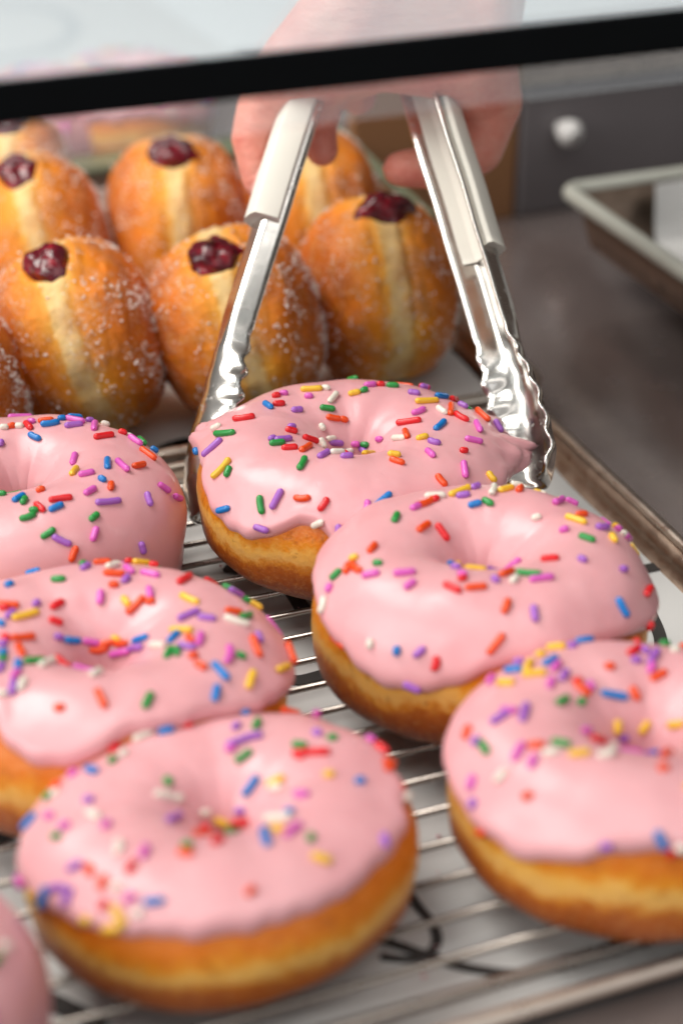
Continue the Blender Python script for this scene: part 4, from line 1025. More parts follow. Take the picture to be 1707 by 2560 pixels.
def mat_sugar_dough():
    m = M('sugared_dough'); v = m.coord()
    sx = m.node('ShaderNodeSeparateXYZ'); m.link(v, sx.inputs[0])
    ax = m.math('ABSOLUTE', m.math('ADD', sx.outputs['X'], m.math('ADD', m.math('MULTIPLY', m.math('SUBTRACT', m.noise(v, 45, 3), .5), .011), m.math('MULTIPLY', m.math('SUBTRACT', m.noise(v, 330, 4, .65), .5), .006))))
    c = m.ramp(m.math('DIVIDE', ax, .034), [(0, (.84,.60,.27)), (.115, (.83,.55,.20)), (.150, (.78,.36,.045)), (.27, (.80,.275,.016)), (.5, (.72,.19,.009)), (1, (.56,.115,.006))])
    c = m.mix(m.ramp(m.noise(v, 40, 5, .65), [(.45, (0,)*3), (.68, (.62,)*3)]), c, (.30,.055,.005,1))
    c = m.mix(m.ramp(m.noise(v, 170, 4, .65), [(.5, (0,)*3), (.72, (.5,)*3)]), c, (.72,.30,.045,1))
    patch = m.ramp(m.noise(v, 85, 3, .6, .6), [(.42, (.03,)*3), (.62, (1,)*3)])
    grain = m.ramp(m.noise(v, 900, 3, .75), [(.52, (0,)*3), (.60, (1,)*3)])
    g = m.math('MULTIPLY', patch, grain)
    c = m.mix(m.math('MULTIPLY', g, .5, clamp=True), c, (.90,.76,.63,1))
    m.base(c); m.set(Roughness=.5, Specular_IOR_Level=.3, Subsurface_Weight=.08, Subsurface_Radius=(1,.5,.2), Subsurface_Scale=.002)
    m.bump(m.math('ADD', m.math('MULTIPLY', g, .5), m.math('ADD', m.noise(v, 300, 5, .65), m.math('MULTIPLY', m.noise(v, 80, 3), .8))), .6, .0016)
    return m.m
def mat_jam():
    m = M('red_jam'); v = m.coord()
    c = m.ramp(m.noise(v, 190, 3), [(.36, (.045,.001,.006)), (.56, (.13,.002,.010)), (.72, (.34,.006,.018))])
    m.base(c); m.set(Roughness=.12, Subsurface_Weight=.2, Subsurface_Radius=(1,.1,.1), Subsurface_Scale=.002, Coat_Weight=.25, Coat_Roughness=.05)
    m.bump(m.noise(v, 170, 2), .35, .002)
    return m.m
def mat_sprinkle(name, c):
    m = M('sprinkle_'+name); v = m.coord()
    m.base(m.mix(m.noise(v, 900, 3), tuple(x*.93 for x in c[:3])+(1,), c))
    m.set(Roughness=.34, Subsurface_Weight=.08, Subsurface_Scale=.001, Coat_Weight=.15)
    m.bump(m.noise(v, 1500, 2), .12, .0004)
    return m.m
def mat_steel(name='brushed_steel', c=(.78,.75,.71), r=.17, dust=0.0):
    m = M(name); v = m.coord()
    m.base(m.mix(m.noise(v, 60, 4), tuple(x*.9 for x in c)+(1,), (*c, 1)))
    m.set(Metallic=1.0)
    rr = m.ramp(m.noise(v, 140, 4, .6), [(.3, (r*.8,)*3), (.75, (r*1.5,)*3)]); m.link(rr, m.b.inputs['Roughness'])
    if dust:
        d = m.math('MULTIPLY', m.ramp(m.noise(v, 520, 3, .7), [(.60, (0,)*3), (.66, (1,)*3)]), m.ramp(m.noise(v, 60, 2), [(.52, (0,)*3), (.62, (1,)*3)]))
        ds = m.node('ShaderNodeBsdfDiffuse'); ds.inputs['Color'].default_value = (.8,.77,.74,1)
        mx = m.node('ShaderNodeMixShader'); m.link(m.math('MULTIPLY', d, dust), mx.inputs[0]); m.link(m.b.outputs[0], mx.inputs[1]); m.link(ds.outputs[0], mx.inputs[2])
        m.link(mx.outputs[0], m.out.inputs['Surface'])
    m.bump(m.noise(v, 240, 3), .04, .0006)
    return m.m
def mat_simple(name, c, rough=.5, metallic=0.0, var=.12, scale=80, bump=.08, bscale=300, spec=.5):
    m = M(name); v = m.coord()
    m.base(m.mix(m.noise(v, scale, 4), tuple(x*(1-var) for x in c)+(1,), tuple(min(1, x*(1+var)) for x in c)+(1,)))
    m.set(Roughness=rough, Metallic=metallic, Specular_IOR_Level=spec)
    m.bump(m.noise(v, bscale, 3), bump, .001)
    return m.m
def mat_skin():
    m = M('skin'); v = m.coord()
    c = m.ramp(m.noise(v, 60, 5, .65), [(.3, (.70,.20,.15)), (.5, (.78,.31,.235)), (.7, (.82,.40,.31))])
    m.base(c); m.set(Roughness=.45, Subsurface_Weight=.3, Subsurface_Radius=(1,.35,.2), Subsurface_Scale=.006)
    m.bump(m.math('ADD', m.math('MULTIPLY', m.noise(v, 500, 3), .3), m.noise(m.coord('Object', (1, 1, 3)), 130, 4, .6)), .35, .0022)
    return m.m
def mat_thin_glass(name, tint=(.93,.97,.95), refl=.12, rough=0.0):
    m = M(name)
    tr = m.node('ShaderNodeBsdfTransparent'); tr.inputs['Color'].default_value = (*tint, 1)
    gl = m.node('ShaderNodeBsdfGlossy'); gl.inputs['Roughness'].default_value = rough; gl.inputs['Color'].default_value = (.9,.95,.97,1)
    v = m.coord(); f = m.math('MULTIPLY_ADD', m.noise(v, 12, 3), .06, refl-.03)
    lw = m.node('ShaderNodeLayerWeight'); lw.inputs['Blend'].default_value = .3
    f = m.math('ADD', f, m.math('MULTIPLY', lw.outputs['Fresnel'], .5), clamp=True)
    mx = m.node('ShaderNodeMixShader'); m.link(f, mx.inputs[0]); m.link(tr.outputs[0], mx.inputs[1]); m.link(gl.outputs[0], mx.inputs[2])
    m.link(mx.outputs[0], m.out.inputs['Surface'])
    return m.m
def mat_floor():
    m = M('case_floor_steel'); v = m.coord('Object', (16, 5, 1)); v2 = m.coord()
    c = m.ramp(m.noise(v, 1.0, 3, .55, .4), [(.36, (.38,.30,.28)), (.5, (.50,.43,.415)), (.66, (.66,.60,.59))])  # streaks imitate reflections, painted into the base colour
    c = m.mix(m.ramp(m.noise(v2, 14, 4), [(.4, (0,)*3), (.7, (.5,)*3)]), c, (.34,.27,.255,1))
    m.base(c); m.set(Metallic=.72)
    m.link(m.ramp(m.noise(v2, 60, 5, .65), [(.35, (.14,)*3), (.7, (.30,)*3)]), m.b.inputs['Roughness'])
    m.bump(m.noise(v, 8, 3), .04, .0008)
    return m.m
MAT = dict(
    icing=mat_icing(), dough=mat_dough(), sdough=mat_sugar_dough(), jam=mat_jam(),
    steel=mat_steel(dust=.9), wire=mat_steel('rack_wire', (.38,.34,.305), .27), rim=mat_steel('rim_steel', (.70,.62,.54), .28),
    palepan=mat_steel('pale_tray_steel', (.60,.52,.47), .30), tray=mat_steel('tray_steel', (.36,.27,.21), .34), casefloor=mat_floor(),
    grip=mat_simple('white_plastic', (.76,.735,.66), .75, var=.03, spec=.25),
    black=mat_simple('black_enamel', (.002,.0025,.003), .85, var=.2, bump=.02, spec=.06),
    paper=mat_simple('white_paper', (.62,.615,.60), .75, var=.035, scale=25, bump=.12, bscale=90),
    ink=mat_simple('black_ink', (.045,.040,.038), .7, var=.2, spec=.2), greyink=mat_simple('grey_ink', (.42,.44,.45), .7),
    dark=mat_simple('dark_grey_panel', (.125,.113,.118), .55, var=.25, scale=18, spec=.35), knob=mat_simple('pearl_knob', (.62,.61,.60), .8),
    counter=mat_simple('pale_counter', (.84,.86,.86), .4, var=.04, scale=10), skin=mat_skin(), nail=mat_simple('nail', (.72,.36,.31), .25, var=.05),
    sugar=mat_simple('sugar_crystal', (.86,.83,.79), .3, var=.05), palerim=mat_simple('pale_tray_rim', (.60,.61,.54), .35, metallic=.3), wood=mat_simple('bronze_panel', (.26,.125,.055), .4, var=.25, scale=14),
    glass=mat_thin_glass('pane_glass', (.94,.97,.98), .34), lipglass=mat_thin_glass('lip_glass', (.97,.97,.97), .05), edgeglass=mat_simple('green_glass_edge', (.17,.20,.13), .25),
)
SC = {'r': (.86,.012,.02,1), 'o': (.95,.085,.006,1), 'y': (1.0,.60,.04,1), 'g': (.02,.33,.06,1), 'b': (.004,.22,.66,1),
      'p': (.42,.14,.62,1), 'm': (.80,.13,.58,1), 'w': (.93,.87,.76,1)}
SC = {k: (c[0]*.8, c[1]*.8, c[2]*.8, 1) for k, c in SC.items()}
SNAME = {'r': 'red', 'o': 'orange', 'y': 'yellow', 'g': 'green', 'b': 'blue', 'p': 'purple', 'm': 'magenta', 'w': 'white'}
SMAT = {k: mat_sprinkle(SNAME[k], c) for k, c in SC.items()}

# ------------------------------------------------------------------ sprinkles: a capsule along local x, a few shared shapes
def sprinkle_mesh(length, rad, bend, seed):
    rnd = random.Random(seed); pts = []; rads = []
    N = 7
    half = length/2-rad
    prof = [(-half-rad, .12), (-half-rad*.75, .68), (-half-rad*.3, .95)] + [(lerp(-half, half, k/(N-1)), 1.0) for k in range(N)] + [(half+rad*.3, .95), (half+rad*.75, .68), (half+rad, .12)]
    for x, r in prof:
        k = x/(length/2)
        pts.append(Vector((x, bend*(k*k-.4), 0))); rads.append(rad*r*(1+.07*(rnd.random()-.5)))
    mb = MB(); mb.tube(pts, rads, 10)
    me = bpy.data.meshes.new('sprinkle'); me.from_pydata([tuple(v*CM) for v in mb.v], [], mb.f); me.update()
    me.polygons.foreach_set('use_smooth', [True]*len(me.polygons))
    me.materials.append(SMAT['r'])
    return me
SPL = [.30, .42, .52, .62, .72, .84]
SMESH = {}
for li, L in enumerate(SPL):
    for bi, bd in enumerate((0.0, .03, .085)):
        SMESH[(li, bi)] = sprinkle_mesh(L, .108, bd if L > .4 else 0.0, li*3+bi)
def put_sprinkle(parent, pos, tang, nrm, li, bi, c, lift=.055):
    o = bpy.data.objects.new('sprinkle', SMESH[(li, bi)]); col.objects.link(o)
    o.parent = parent
    n = Vector(nrm).normalized(); t = Vector(tang); t = (t-n*t.dot(n)).normalized(); b = n.cross(t)
    mt = Matrix((t, b, n)).transposed().to_4x4(); mt.translation = (Vector(pos)+n*lift)*CM
    o.matrix_local = mt
    o.material_slots[0].link = 'OBJECT'; o.material_slots[0].material = SMAT[c]
    return o

# ------------------------------------------------------------------ ring doughnut
class Donut:
    def __init__(s, Ro, hole, h, seed, sq=0.0):
        s.Rc = (Ro+hole)/2; s.a = (Ro-hole)/2; s.b = h/2; s.seed = seed
    def nz(s, u, k, amp, off): return amp*noise.noise(Vector((math.cos(u)*k+off, math.sin(u)*k, s.seed*3.7+off)))
    def pt(s, u, t):
        Rc = s.Rc*(1+s.nz(u, .8, .045, 0)); a = s.a*(1+s.nz(u, .9, .05, 9)); b = s.b*(1+s.nz(u, .9, .06, 17))
        ct, st = math.cos(t), math.sin(t)
        x = a*spow(ct, .72 if st < 0 else .88); z = spow(st, .70 if st < 0 else .92)
        if ct < 0 and st > 0: z = z*(1-.20*ct*ct)
        r = Rc+x
        # soft waist at the pale band
        if ct > 0: r -= .10*math.exp(-((t-R_(-12))/.13)**2)*(.6+s.nz(u, 2.2, .9, 31))
        r += .10*noise.noise(Vector((math.cos(u)*2.6, math.sin(u)*2.6, t*1.1+s.seed)))*(1 if ct > 0 else .3)
        if st < 0 and ct > 0: r -= .55*sm(.45, 1.0, -st)*(1+.5*noise.noise(Vector((math.cos(u)*2, math.sin(u)*2, s.seed+8))))
        zz = s.b + b*z - (b-s.b)*min(0, z)*0 + .05*noise.noise(Vector((math.cos(u)*3, math.sin(u)*3, t*1.5+5+s.seed)))
        return Vector((r*math.cos(u), r*math.sin(u), max(zz, .02)))
    def nrm(s, u, t):
        e = .03
        du = s.pt(u+e, t)-s.pt(u-e, t); dt = s.pt(u, t+e)-s.pt(u, t-e)
        n = du.cross(dt)
        return n.normalized() if n.length > 1e-9 else Vector((0,0,1))
    def dough(s, parent):
        NU, NT = 112, 44; V = []
        for i in range(NU):
            for j in range(NT): V.append(s.pt(2*math.pi*i/NU, -math.pi+2*math.pi*j/NT))
        return mesh_obj('dough', V, grid_faces(NU, NT, True, True), MAT['dough'], parent)
    def icing(s, parent, edge, th=.26, t_in=218, rough=.0, torn=()):
        NU = 280 if torn else 160; rows = [0, .05, .11, .18, .26, .35, .46, .6]; V = []; NB = 40
        arc = (s.a+s.b)/2
        for i in range(NU):
            u = 2*math.pi*i/NU
            te = R_(4.5)*noise.noise(Vector((math.cos(u)*9, math.sin(u)*9, s.seed*2)))+R_(cyc_interp(edge, math.degrees(u))) + R_(3.0)*noise.noise(Vector((math.cos(u)*5, math.sin(u)*5, s.seed))) + R_(rough)*noise.noise(Vector((math.cos(u)*16, math.sin(u)*16, s.seed)))
            tl = R_(t_in)
            e_end = (tl-te)*arc
            es = rows + [lerp(.6, e_end, (k+1)/NB) for k in range(NB)]
            for e in es:
                t = te+e/arc
                q = max(0.0, 1-e/.34); k = math.sqrt(max(0.0, 1-q*q))
                T = th*k*(1+.15*noise.noise(Vector((math.cos(u)*1.7, math.sin(u)*1.7, t*1.2+s.seed+3)))) + .075*math.exp(-((e-.38)/.26)**2)*k - .03*(1-k) + k*.05*noise.noise(s.pt(u, t)*.9+Vector((s.seed,0,3))) + k*.012*noise.noise(s.pt(u, t)*3.5)
                T *= 1-.5*sm(200, 218, math.degrees(t))
                q = s.pt(u, t)+s.nrm(u, t)*T
                for (u0, t0, su, st_, amp) in torn:           # icing squeezed out and torn by the tongs
                    du = (math.degrees(u)-u0+180) % 360-180; dt = math.degrees(t)-t0
                    w = math.exp(-(du/su)**2-(dt/st_)**2)
                    if w > .02:
                        rg = noise.noise(q*2.6+Vector((s.seed,4,0)))+.7*noise.noise(q*6+Vector((0,s.seed,9)))
                        q += Vector((math.cos(R_(u0)), math.sin(R_(u0)), .12))*amp*w*(.8+1.0*rg)
                V.append(q)
        NT = len(rows)+NB
        o = mesh_obj('icing', V, grid_faces(NU, NT, True, False), MAT['icing'], parent)
        m = o.modifiers.new('Smooth', 'SMOOTH'); m.factor = .5; m.iterations = 2
        return o
def make_donut(key, loc, Ro, hole, h, seed, edge, label, rot=(0,0,0), rough=0.0, group='pink iced ring doughnuts on the wire rack', th=.26, squash=None, t_in=218, torn=()):
    root = empty('pink_doughnut', loc, rot)
    if squash: root.scale = squash
    tag(root, label, 'doughnut', group)
    d = Donut(Ro, hole, h, seed); d.dough(root); ic = d.icing(root, edge, th=th, rough=rough, t_in=t_in, torn=torn)
    for (p, t, n, li, bi, c) in SPRINKLES.get(key, ()): put_sprinkle(ic, p, t, n, li, bi, c)
    return root, ic

donuts = {}
for d in DONUTS:
    donuts[d['key']] = make_donut(**d)

# torn flap of icing caught by the tongs (part of the lifted doughnut)
def rag(name, pts, nrm, th, parent, seed):
    c = sum((Vector(p) for p in pts), Vector())/len(pts); n = Vector(nrm).normalized()
    out = catmull(pts, 6, closed=True); V = []; NR = 6
    rn = random.Random(seed)
    out = [p+(p-c)*(.04*noise.noise(p*2.8+Vector((seed,0,0)))+.07*noise.noise(p*7+Vector((seed,3,0)))) for p in out]
    for side in (1, -1):
        for r in range(NR):
            k = 1-r/NR
            for p in out:
                q = c+(p-c)*k
                V.append(q+n*side*th*math.sqrt(max(0, 1-k**4))*(1+.7*noise.noise(q*5+Vector((0,seed,0)))) + n*(.22*noise.noise(q*1.3)+.06*noise.noise(q*6)))
    L = len(out); F = []
    for sd in range(2):
        for r in range(NR-1):
            for k in range(L):
                a = (sd*NR+r)*L+k; b = (sd*NR+r)*L+(k+1) % L; cc = (sd*NR+r+1)*L+(k+1) % L; dd = (sd*NR+r+1)*L+k
                F.append((a, b, cc, dd) if sd == 0 else (a, dd, cc, b))
    F.append(tuple((NR-1)*L+k for k in range(L))); F.append(tuple((2*NR-1)*L+k for k in range(L))[::-1])
    return mesh_obj(name, V, F, MAT['icing'], parent)
for k, (pts, n, th) in enumerate(RAGS):
    rag('icing_flap', pts, n, th, donuts['A'][0], k+1)

# ------------------------------------------------------------------ jam doughnuts standing on edge
def make_jelly(loc, sx, sr, rot, seed, label, jam_ang, jam_r=(.85,.75), jam_x=0.0):
    root = empty('jam_doughnut', loc, rot); tag(root, label, 'doughnut', 'sugared jam doughnuts standing in the back tray')
    NU, NV = 150, 110; V = []
    ja = R_(jam_ang); jd = Vector((jam_x/ sr, -math.cos(ja), math.sin(ja))).normalized()   # jam direction in the y-z plane (front .. top)
    for i in range(NU):
        lon = 2*math.pi*i/NU
        for j in range(NV):
            lat = math.pi*(j+.5)/NV-math.pi/2          # -90..90 along x
            sl, cl = math.sin(lat), math.cos(lat)
            x = sx*spow(sl, .9); r = sr*spow(cl, .72)
            d = Vector((sl, cl*math.cos(lon), cl*math.sin(lon)))
            k = 1+.045*noise.noise(d*1.4+Vector((seed*5.1,0,0)))+.022*noise.noise(d*4+Vector((seed,7,0)))+.010*noise.noise(Vector((d.x*14, d.y*7, d.z*7))+Vector((seed,2,5)))+.006*noise.noise(d*19+Vector((1,seed,0)))
            k -= .016*(math.exp(-((abs(sl)-.17)/.05)**2))*(1+noise.noise(d*3))
            k -= .028*math.exp(-(sl/.13)**2)*(.7+noise.noise(d*2+Vector((0,seed,0))))
            p = Vector((x, r*math.cos(lon), r*math.sin(lon)))*k
            ang = d.angle(jd)
            p -= jd*(1.0*math.exp(-(ang/.19)**4)) - jd*(.16*math.exp(-((ang-.30)/.10)**2))
            V.append(p)
    F = grid_faces(NU, NV, True, False); F.append(tuple(i*NV for i in range(NU))); F.append(tuple(i*NV+NV-1 for i in range(NU))[::-1])
    mesh_obj('dough', V, F, MAT['sdough'], root)
    rn = random.Random(seed*7); GV = []; GF = []
    for _ in range(9500):
        p = V[rn.randrange(len(V))].copy(); d = p.normalized()
        if p.z < -sr*.72 or d.angle(jd) < .26: continue
        cl = noise.noise(d*3.2+Vector((seed*1.9,2,0)))+.6*noise.noise(d*9+Vector((0,seed,1)))
        dens = sm(-.25, .55, cl)*(1 if abs(p.x) > .55 else .25)*(.35+.65*sm(-.9, .8, d.x))
        if rn.random() > dens: continue
        p += Vector((rn.uniform(-.12,.12), rn.uniform(-.12,.12), rn.uniform(-.12,.12)))
        r = rn.uniform(.022, .058); q = Matrix.Rotation(rn.uniform(0, 6.28), 3, Vector((rn.uniform(-1,1), rn.uniform(-1,1), rn.uniform(-1,1))).normalized()); k = len(GV)
        for e in ((1,0,0),(-1,0,0),(0,1,0),(0,-1,0),(0,0,1),(0,0,-1)): GV.append(p+q@(Vector(e)*r*rn.uniform(.8,1.3)))
        for t in ((0,2,4),(2,1,4),(1,3,4),(3,0,4),(2,0,5),(1,2,5),(3,1,5),(0,3,5)): GF.append(tuple(k+i for i in t))
    su = mesh_obj('sugar', GV, GF, MAT['sugar'], root, smooth=False); su['kind'] = 'stuff'
    # jam blob
    t1 = Vector((1,0,0)); t1 = (t1-jd*t1.dot(jd)).normalized(); t2 = jd.cross(t1); V = []; NU, NV = 36, 18
    c = jd*(sr-.22)
    for i in range(NU):
        a = 2*math.pi*i/NU
        for j in range(NV):
            e = math.pi*(j+.5)/NV
            d = Vector((math.cos(a)*math.sin(e), math.sin(a)*math.sin(e), math.cos(e)))
            k = 1+.30*noise.noise(d*1.6+Vector((seed*2.3,1,0)))+.09*noise.noise(d*4+Vector((seed,0,4)))
            V.append(c+(t1*d.x*jam_r[0]*1.2+t2*d.y*jam_r[1]*1.25+jd*d.z*.72)*k)
    F = grid_faces(NU, NV, True, False); F.append(tuple(i*NV for i in range(NU))); F.append(tuple(i*NV+NV-1 for i in range(NU))[::-1])
    mesh_obj('jam', V, F, MAT['jam'], root)
    return root
for j in JELLIES: make_jelly(**j)

# ------------------------------------------------------------------ trays, paper, rack
def tray(name, a0, a1, b0, b1, z0, z1, flare, label, rim_r=.28, mat='tray', group='shallow metal trays in the case', rimmat='rim', rr=1.0):
    root = empty(name, ab((a0+a1)/2, (b0+b1)/2, z0)); tag(root, label, 'tray', group)
    inv = -root.location/CM
    def ring(g, z, rc):
        pts = []; rc *= rr
        for (ca, cb, st) in ((a1+g-rc, b1+g-rc, 0), (a0-g+rc, b1+g-rc, 90), (a0-g+rc, b0-g+rc, 180), (a1+g-rc, b0-g+rc, 270)):
            for k in range(7):
                an = R_(st+15*k); pts.append(ab(ca+rc*math.cos(an), cb+rc*math.sin(an), z)+inv)
        return pts
    prof = [(-.6, z0, .5), (-.1, z0+.03, .9), (flare*.5, (z0+z1)/2, 1.1), (flare, z1-.05, 1.3)]
    V = []; L = 28
    for g, z, rc in prof: V += ring(g, z, rc)
    F = []
    for r in range(len(prof)-1):
        for k in range(L): F.append((r*L+k, r*L+(k+1) % L, (r+1)*L+(k+1) % L, (r+1)*L+k))
    F.append(tuple(range(L)))
    o = mesh_obj('pan', V, F, MAT[mat], root); m = o.modifiers.new('Solidify', 'SOLIDIFY'); m.thickness = .09*CM; m.offset = -1
    mb = MB()
    for k, p in enumerate(()): pass
    n0 = len(mb.v); rp = ring(flare+rim_r*.9, z1, 1.5)
    mb.tube(rp, rim_r, 10, closed=True); mb.build('rim', MAT[rimmat], root)
    return root
for t in TRAYS: tray(**t)

def paper_sheet(name, corners, z, label, cat='paper', mat='paper', curl=0.0, seed=0, strokes=(), sw=.5, ink='ink', n=90, group=None, bend=None):
    P = [Vector((p[0], p[1], 0)) for p in corners]; V = []
    for i in range(n+1):
        for j in range(n+1):
            u, v = i/n, j/n
            p = (P[0]*(1-u)+P[1]*u)*(1-v)+(P[3]*(1-u)+P[2]*u)*v
            e = min(u, 1-u, v, 1-v)
            h = .05*noise.noise(p*.12+Vector((seed,0,0)))+.05+curl*math.exp(-e/.05)*(.5+noise.noise(p*.1+Vector((seed,5,0))))
            up = 0.0
            if bend and v > bend[0]:
                p = (P[0]*(1-u)+P[1]*u)*(1-bend[0])+(P[3]*(1-u)+P[2]*u)*bend[0]; k = (v-bend[0])/(1-bend[0]); up = bend[1]*k; p = p+BX*(.5*k+.25*noise.noise(Vector((u*5, k*2, seed))))
            V.append((p.x, p.y, z+max(h, 0.01)+up))
    o = mesh_obj(name, V, grid_faces(n+1, n+1), MAT[mat]); tag(o, label, cat, group)
    def surf(q):
        return z+max(.05*noise.noise(Vector((q.x, q.y, 0))*.12+Vector((seed,0,0)))+.05, .01)+.05
    for st, w in strokes:
        pts = catmull([Vector((x, y, 0)) for x, y in st], 10); V = []
        for k, q in enumerate(pts):
            t = (pts[min(k+1, len(pts)-1)]-pts[max(k-1, 0)]).normalized(); nn = Vector((-t.y, t.x, 0))
            ww = w*.5*(1+.18*noise.noise(q*.5))*(1 if 0 < k < len(pts)-1 else .5)
            for sgn in (-1, 1):
                r = q+nn*ww*sgn; V.append((r.x, r.y, surf(r)))
        mesh_obj('printed_stroke', V, grid_faces(len(pts), 2), MAT[ink], o)
    return o
for p in PAPERS: paper_sheet(**p)

def make_rack(a0, a1, b0, b1, z, zb):
    root = empty('wire_rack', ab(0, 0, z)); tag(root, 'chrome wire cooling rack holding the pink iced doughnuts', 'cooling rack')
    off = -root.location/CM
    f = MB(); pts = []
    rc = 1.2
    for (ca, cb, st) in ((a1-rc, b1-rc, 0), (a0+rc, b1-rc, 90), (a0+rc, b0+rc, 180), (a1-rc, b0+rc, 270)):
        for k in range(7):
            an = R_(st+15*k); pts.append(ab(ca+rc*math.cos(an), cb+rc*math.sin(an), z-.17)+off)
    f.tube(pts, .17, 10, closed=True); f.build('rack_frame', MAT['wire'], root)
    b = b0+1.27*.8
    rn = random.Random(4)
    while b < b1-.3:
        w = MB(); w.tube([ab(a0, b, z-.09)+off, ab((a0+a1)/2, b+rn.uniform(-.03,.03), z-.09)+off, ab(a1, b, z-.09)+off], .10, 8); w.build('rack_wire', MAT['wire'], root)
        b += 1.27
    for a in (a0+6.5, a0+13.5, a1-3.2):
        w = MB(); w.tube([ab(a, b0, z-.26)+off, ab(a, b1, z-.26)+off], .10, 8); w.build('cross_wire', MAT['wire'], root)
    for (a, b, sg) in ((a1-3.0, b0, -1), (a0+4, b0, -1), (a1-3.0, b1, 1), (a0+4, b1, 1)):
        w = MB(); P = catmull([ab(a-.9, b, z-.17)+off, ab(a-.75, b+.15*sg, (z+zb)/2+.1)+off, ab(a, b+.25*sg, zb+.14)+off, ab(a+.75, b+.15*sg, (z+zb)/2+.1)+off, ab(a+.9, b, z-.17)+off], 8)
        w.tube(P, .13, 10); w.build('rack_foot', MAT['wire'], root)
    return root
make_rack(**RACK)
def crumbs():
    rn = random.Random(11); V = []; F = []
    for _ in range(60):
        c = ab(rn.uniform(-9, 6), rn.uniform(-12, 9), -.94); r = rn.uniform(.02, .07)*(2.2 if rn.random() < .12 else 1); k = len(V)
        for e in ((1,0,0),(-1,0,0),(0,1,0),(0,-1,0),(0,0,.7),(0,0,-.7)): V.append(c+Vector(e)*r*rn.uniform(.6,1.4))
        for t in ((0,2,4),(2,1,4),(1,3,4),(3,0,4),(2,0,5),(1,2,5),(3,1,5),(0,3,5)): F.append(tuple(k+i for i in t))
    o = mesh_obj('crumbs', V, F, MAT['icing'], smooth=False); tag(o, 'pink icing crumbs scattered on the paper under the rack', 'crumbs', kind='stuff')
crumbs()

# ------------------------------------------------------------------ tongs
def make_tongs():
    O = Vector(TONG['O']); T = Vector(TONG['T']).normalized(); X = Vector((1,0,0)); X = (X-T*X.dot(T)).normalized(); N = X.cross(T)
    root = empty('serving_tongs', O); tag(root, 'stainless tongs with white grips and scalloped ends holding a pink doughnut', 'tongs')
    def sweep(pts, sect, s0, s1, n, roll):
        """pts: [(x, s)] centre line in the tong plane from the tip up; sect(f, q) -> (out, across)"""
        line = catmull([Vector((p[0], p[1], 0)) for p in pts], 14)
        L = [0]
        for k in range(1, len(line)): L.append(L[-1]+(line[k]-line[k-1]).length)
        V = []; NQ = 17
        for i in range(n+1):
            d = lerp(s0, s1, i/n); d = min(d, L[-1]-1e-4)
            k = max(j for j in range(len(L)) if L[j] <= d); k = min(k, len(L)-2)
            p = line[k].lerp(line[k+1], (d-L[k])/(L[k+1]-L[k]))
            a_ = line[max(0, k-6)]; b_ = line[min(len(line)-1, k+7)]; t = (b_-a_).normalized()
            tw = X*t.x+T*t.y; side = X*t.y-T*t.x            # side points to +x
            base = X*p.x+T*p.y
            for jq in range(NQ):
                q = -1+2*jq/(NQ-1); o, z = sect(d, q)
                c, s_ = math.cos(roll), math.sin(roll)
                V.append(base+side*(o*c-z*s_)+N*(o*s_+z*c))
        return V, grid_faces(n+1, NQ), L[-1]
    for key, sgn in (('left', -1), ('right', 1)):
        a = TONG[key]; sc_ = a['scale']; pts = a['pts']; roll = R_(a['roll'])
        tipL, grip0 = a['tip'], a['grip0']
        def sect(d, q, g=0.0):
            k = sm(tipL*1.05, tipL*.72, d)                       # 1 at the spoon tip
            end = math.sqrt(max(0.0, 1-max(0, 1-d/.9)**2))
            # channel: flat back with splayed flanges
            aq = abs(q)
            if aq < .5: zc, oc = q/.5*.58, 0
            else: zc, oc = math.copysign(.58+(aq-.5)/.5*.36, q), -(aq-.5)/.5*1.0
            # spoon: shallow corrugated bowl
            wv = math.sin(d*2*math.pi/.92)
            W = lerp(.94, 1.45 if sgn > 0 else 1.9, sm(tipL, tipL*.4, d))*(.5+.5*end)
            zs = q*W*(1+.035*wv*aq**3)
            os_ = -1.05*(aq**2.2)+(.01+.085*sm(.5, .95, aq))*math.sin(d*2*math.pi/.92+1.6*aq)*(1 if sgn > 0 else 1.7)
            return sgn*sc_*lerp(oc+.35, os_+.35, k), sc_*lerp(zc, zs, k)
        line_len = None
        V, F, L = sweep(pts, sect, 0.0, a['len'], 150, roll)
        arm = mesh_obj('tong_arm', V, F, MAT['steel'], root)
        m = arm.modifiers.new('Solidify', 'SOLIDIFY'); m.thickness = .085*CM; m.offset = 0
        # white grip sleeve: a closed moulding round the channel, its lower end stepped
        def gsect(d, q):
            th = math.pi*(q+1)            # 0..2pi round a rounded U
            P = [(x*1.12, y*1.16) for x, y in [(.44,-.56),(.50,-.30),(.50,.30),(.44,.56),(.12,.72),(-.42,.94),(-.56,.86),(-.50,.60),(-.10,.40),(-.02,0),(-.10,-.40),(-.50,-.60),(-.56,-.86),(-.42,-.94),(.12,-.72),(.34,-.63),(.44,-.56)]]
            o, z = P[int(round((q+1)*8))]
            return sgn*sc_*(o+.35), z*sc_
        V, F, L2 = sweep(pts, gsect, grip0, a['len']+.02, 40, roll)
        # stepped lower end: flanges start a little lower than the back
        F.append(tuple(range(16))[::-1]); F.append(tuple(40*17+k for k in range(16)))
        g = mesh_obj('grip', V, F, MAT['grip'], arm)
        bm_ = g.modifiers.new('Bevel', 'BEVEL'); bm_.width = .05*CM; bm_.segments = 2; bm_.limit_method = 'ANGLE'; bm_.angle_limit = R_(40)
    # pivot knuckle joining the arms
    mb = MB(); p = TONG['pivot']; c = X*p[0]+T*p[1]
    mb.tube([c-N*.9, c-N*.85, c+N*.85, c+N*.9], [.5,.62,.62,.5], 20); mb.build('pivot', MAT['steel'], root)
    return root
make_tongs()

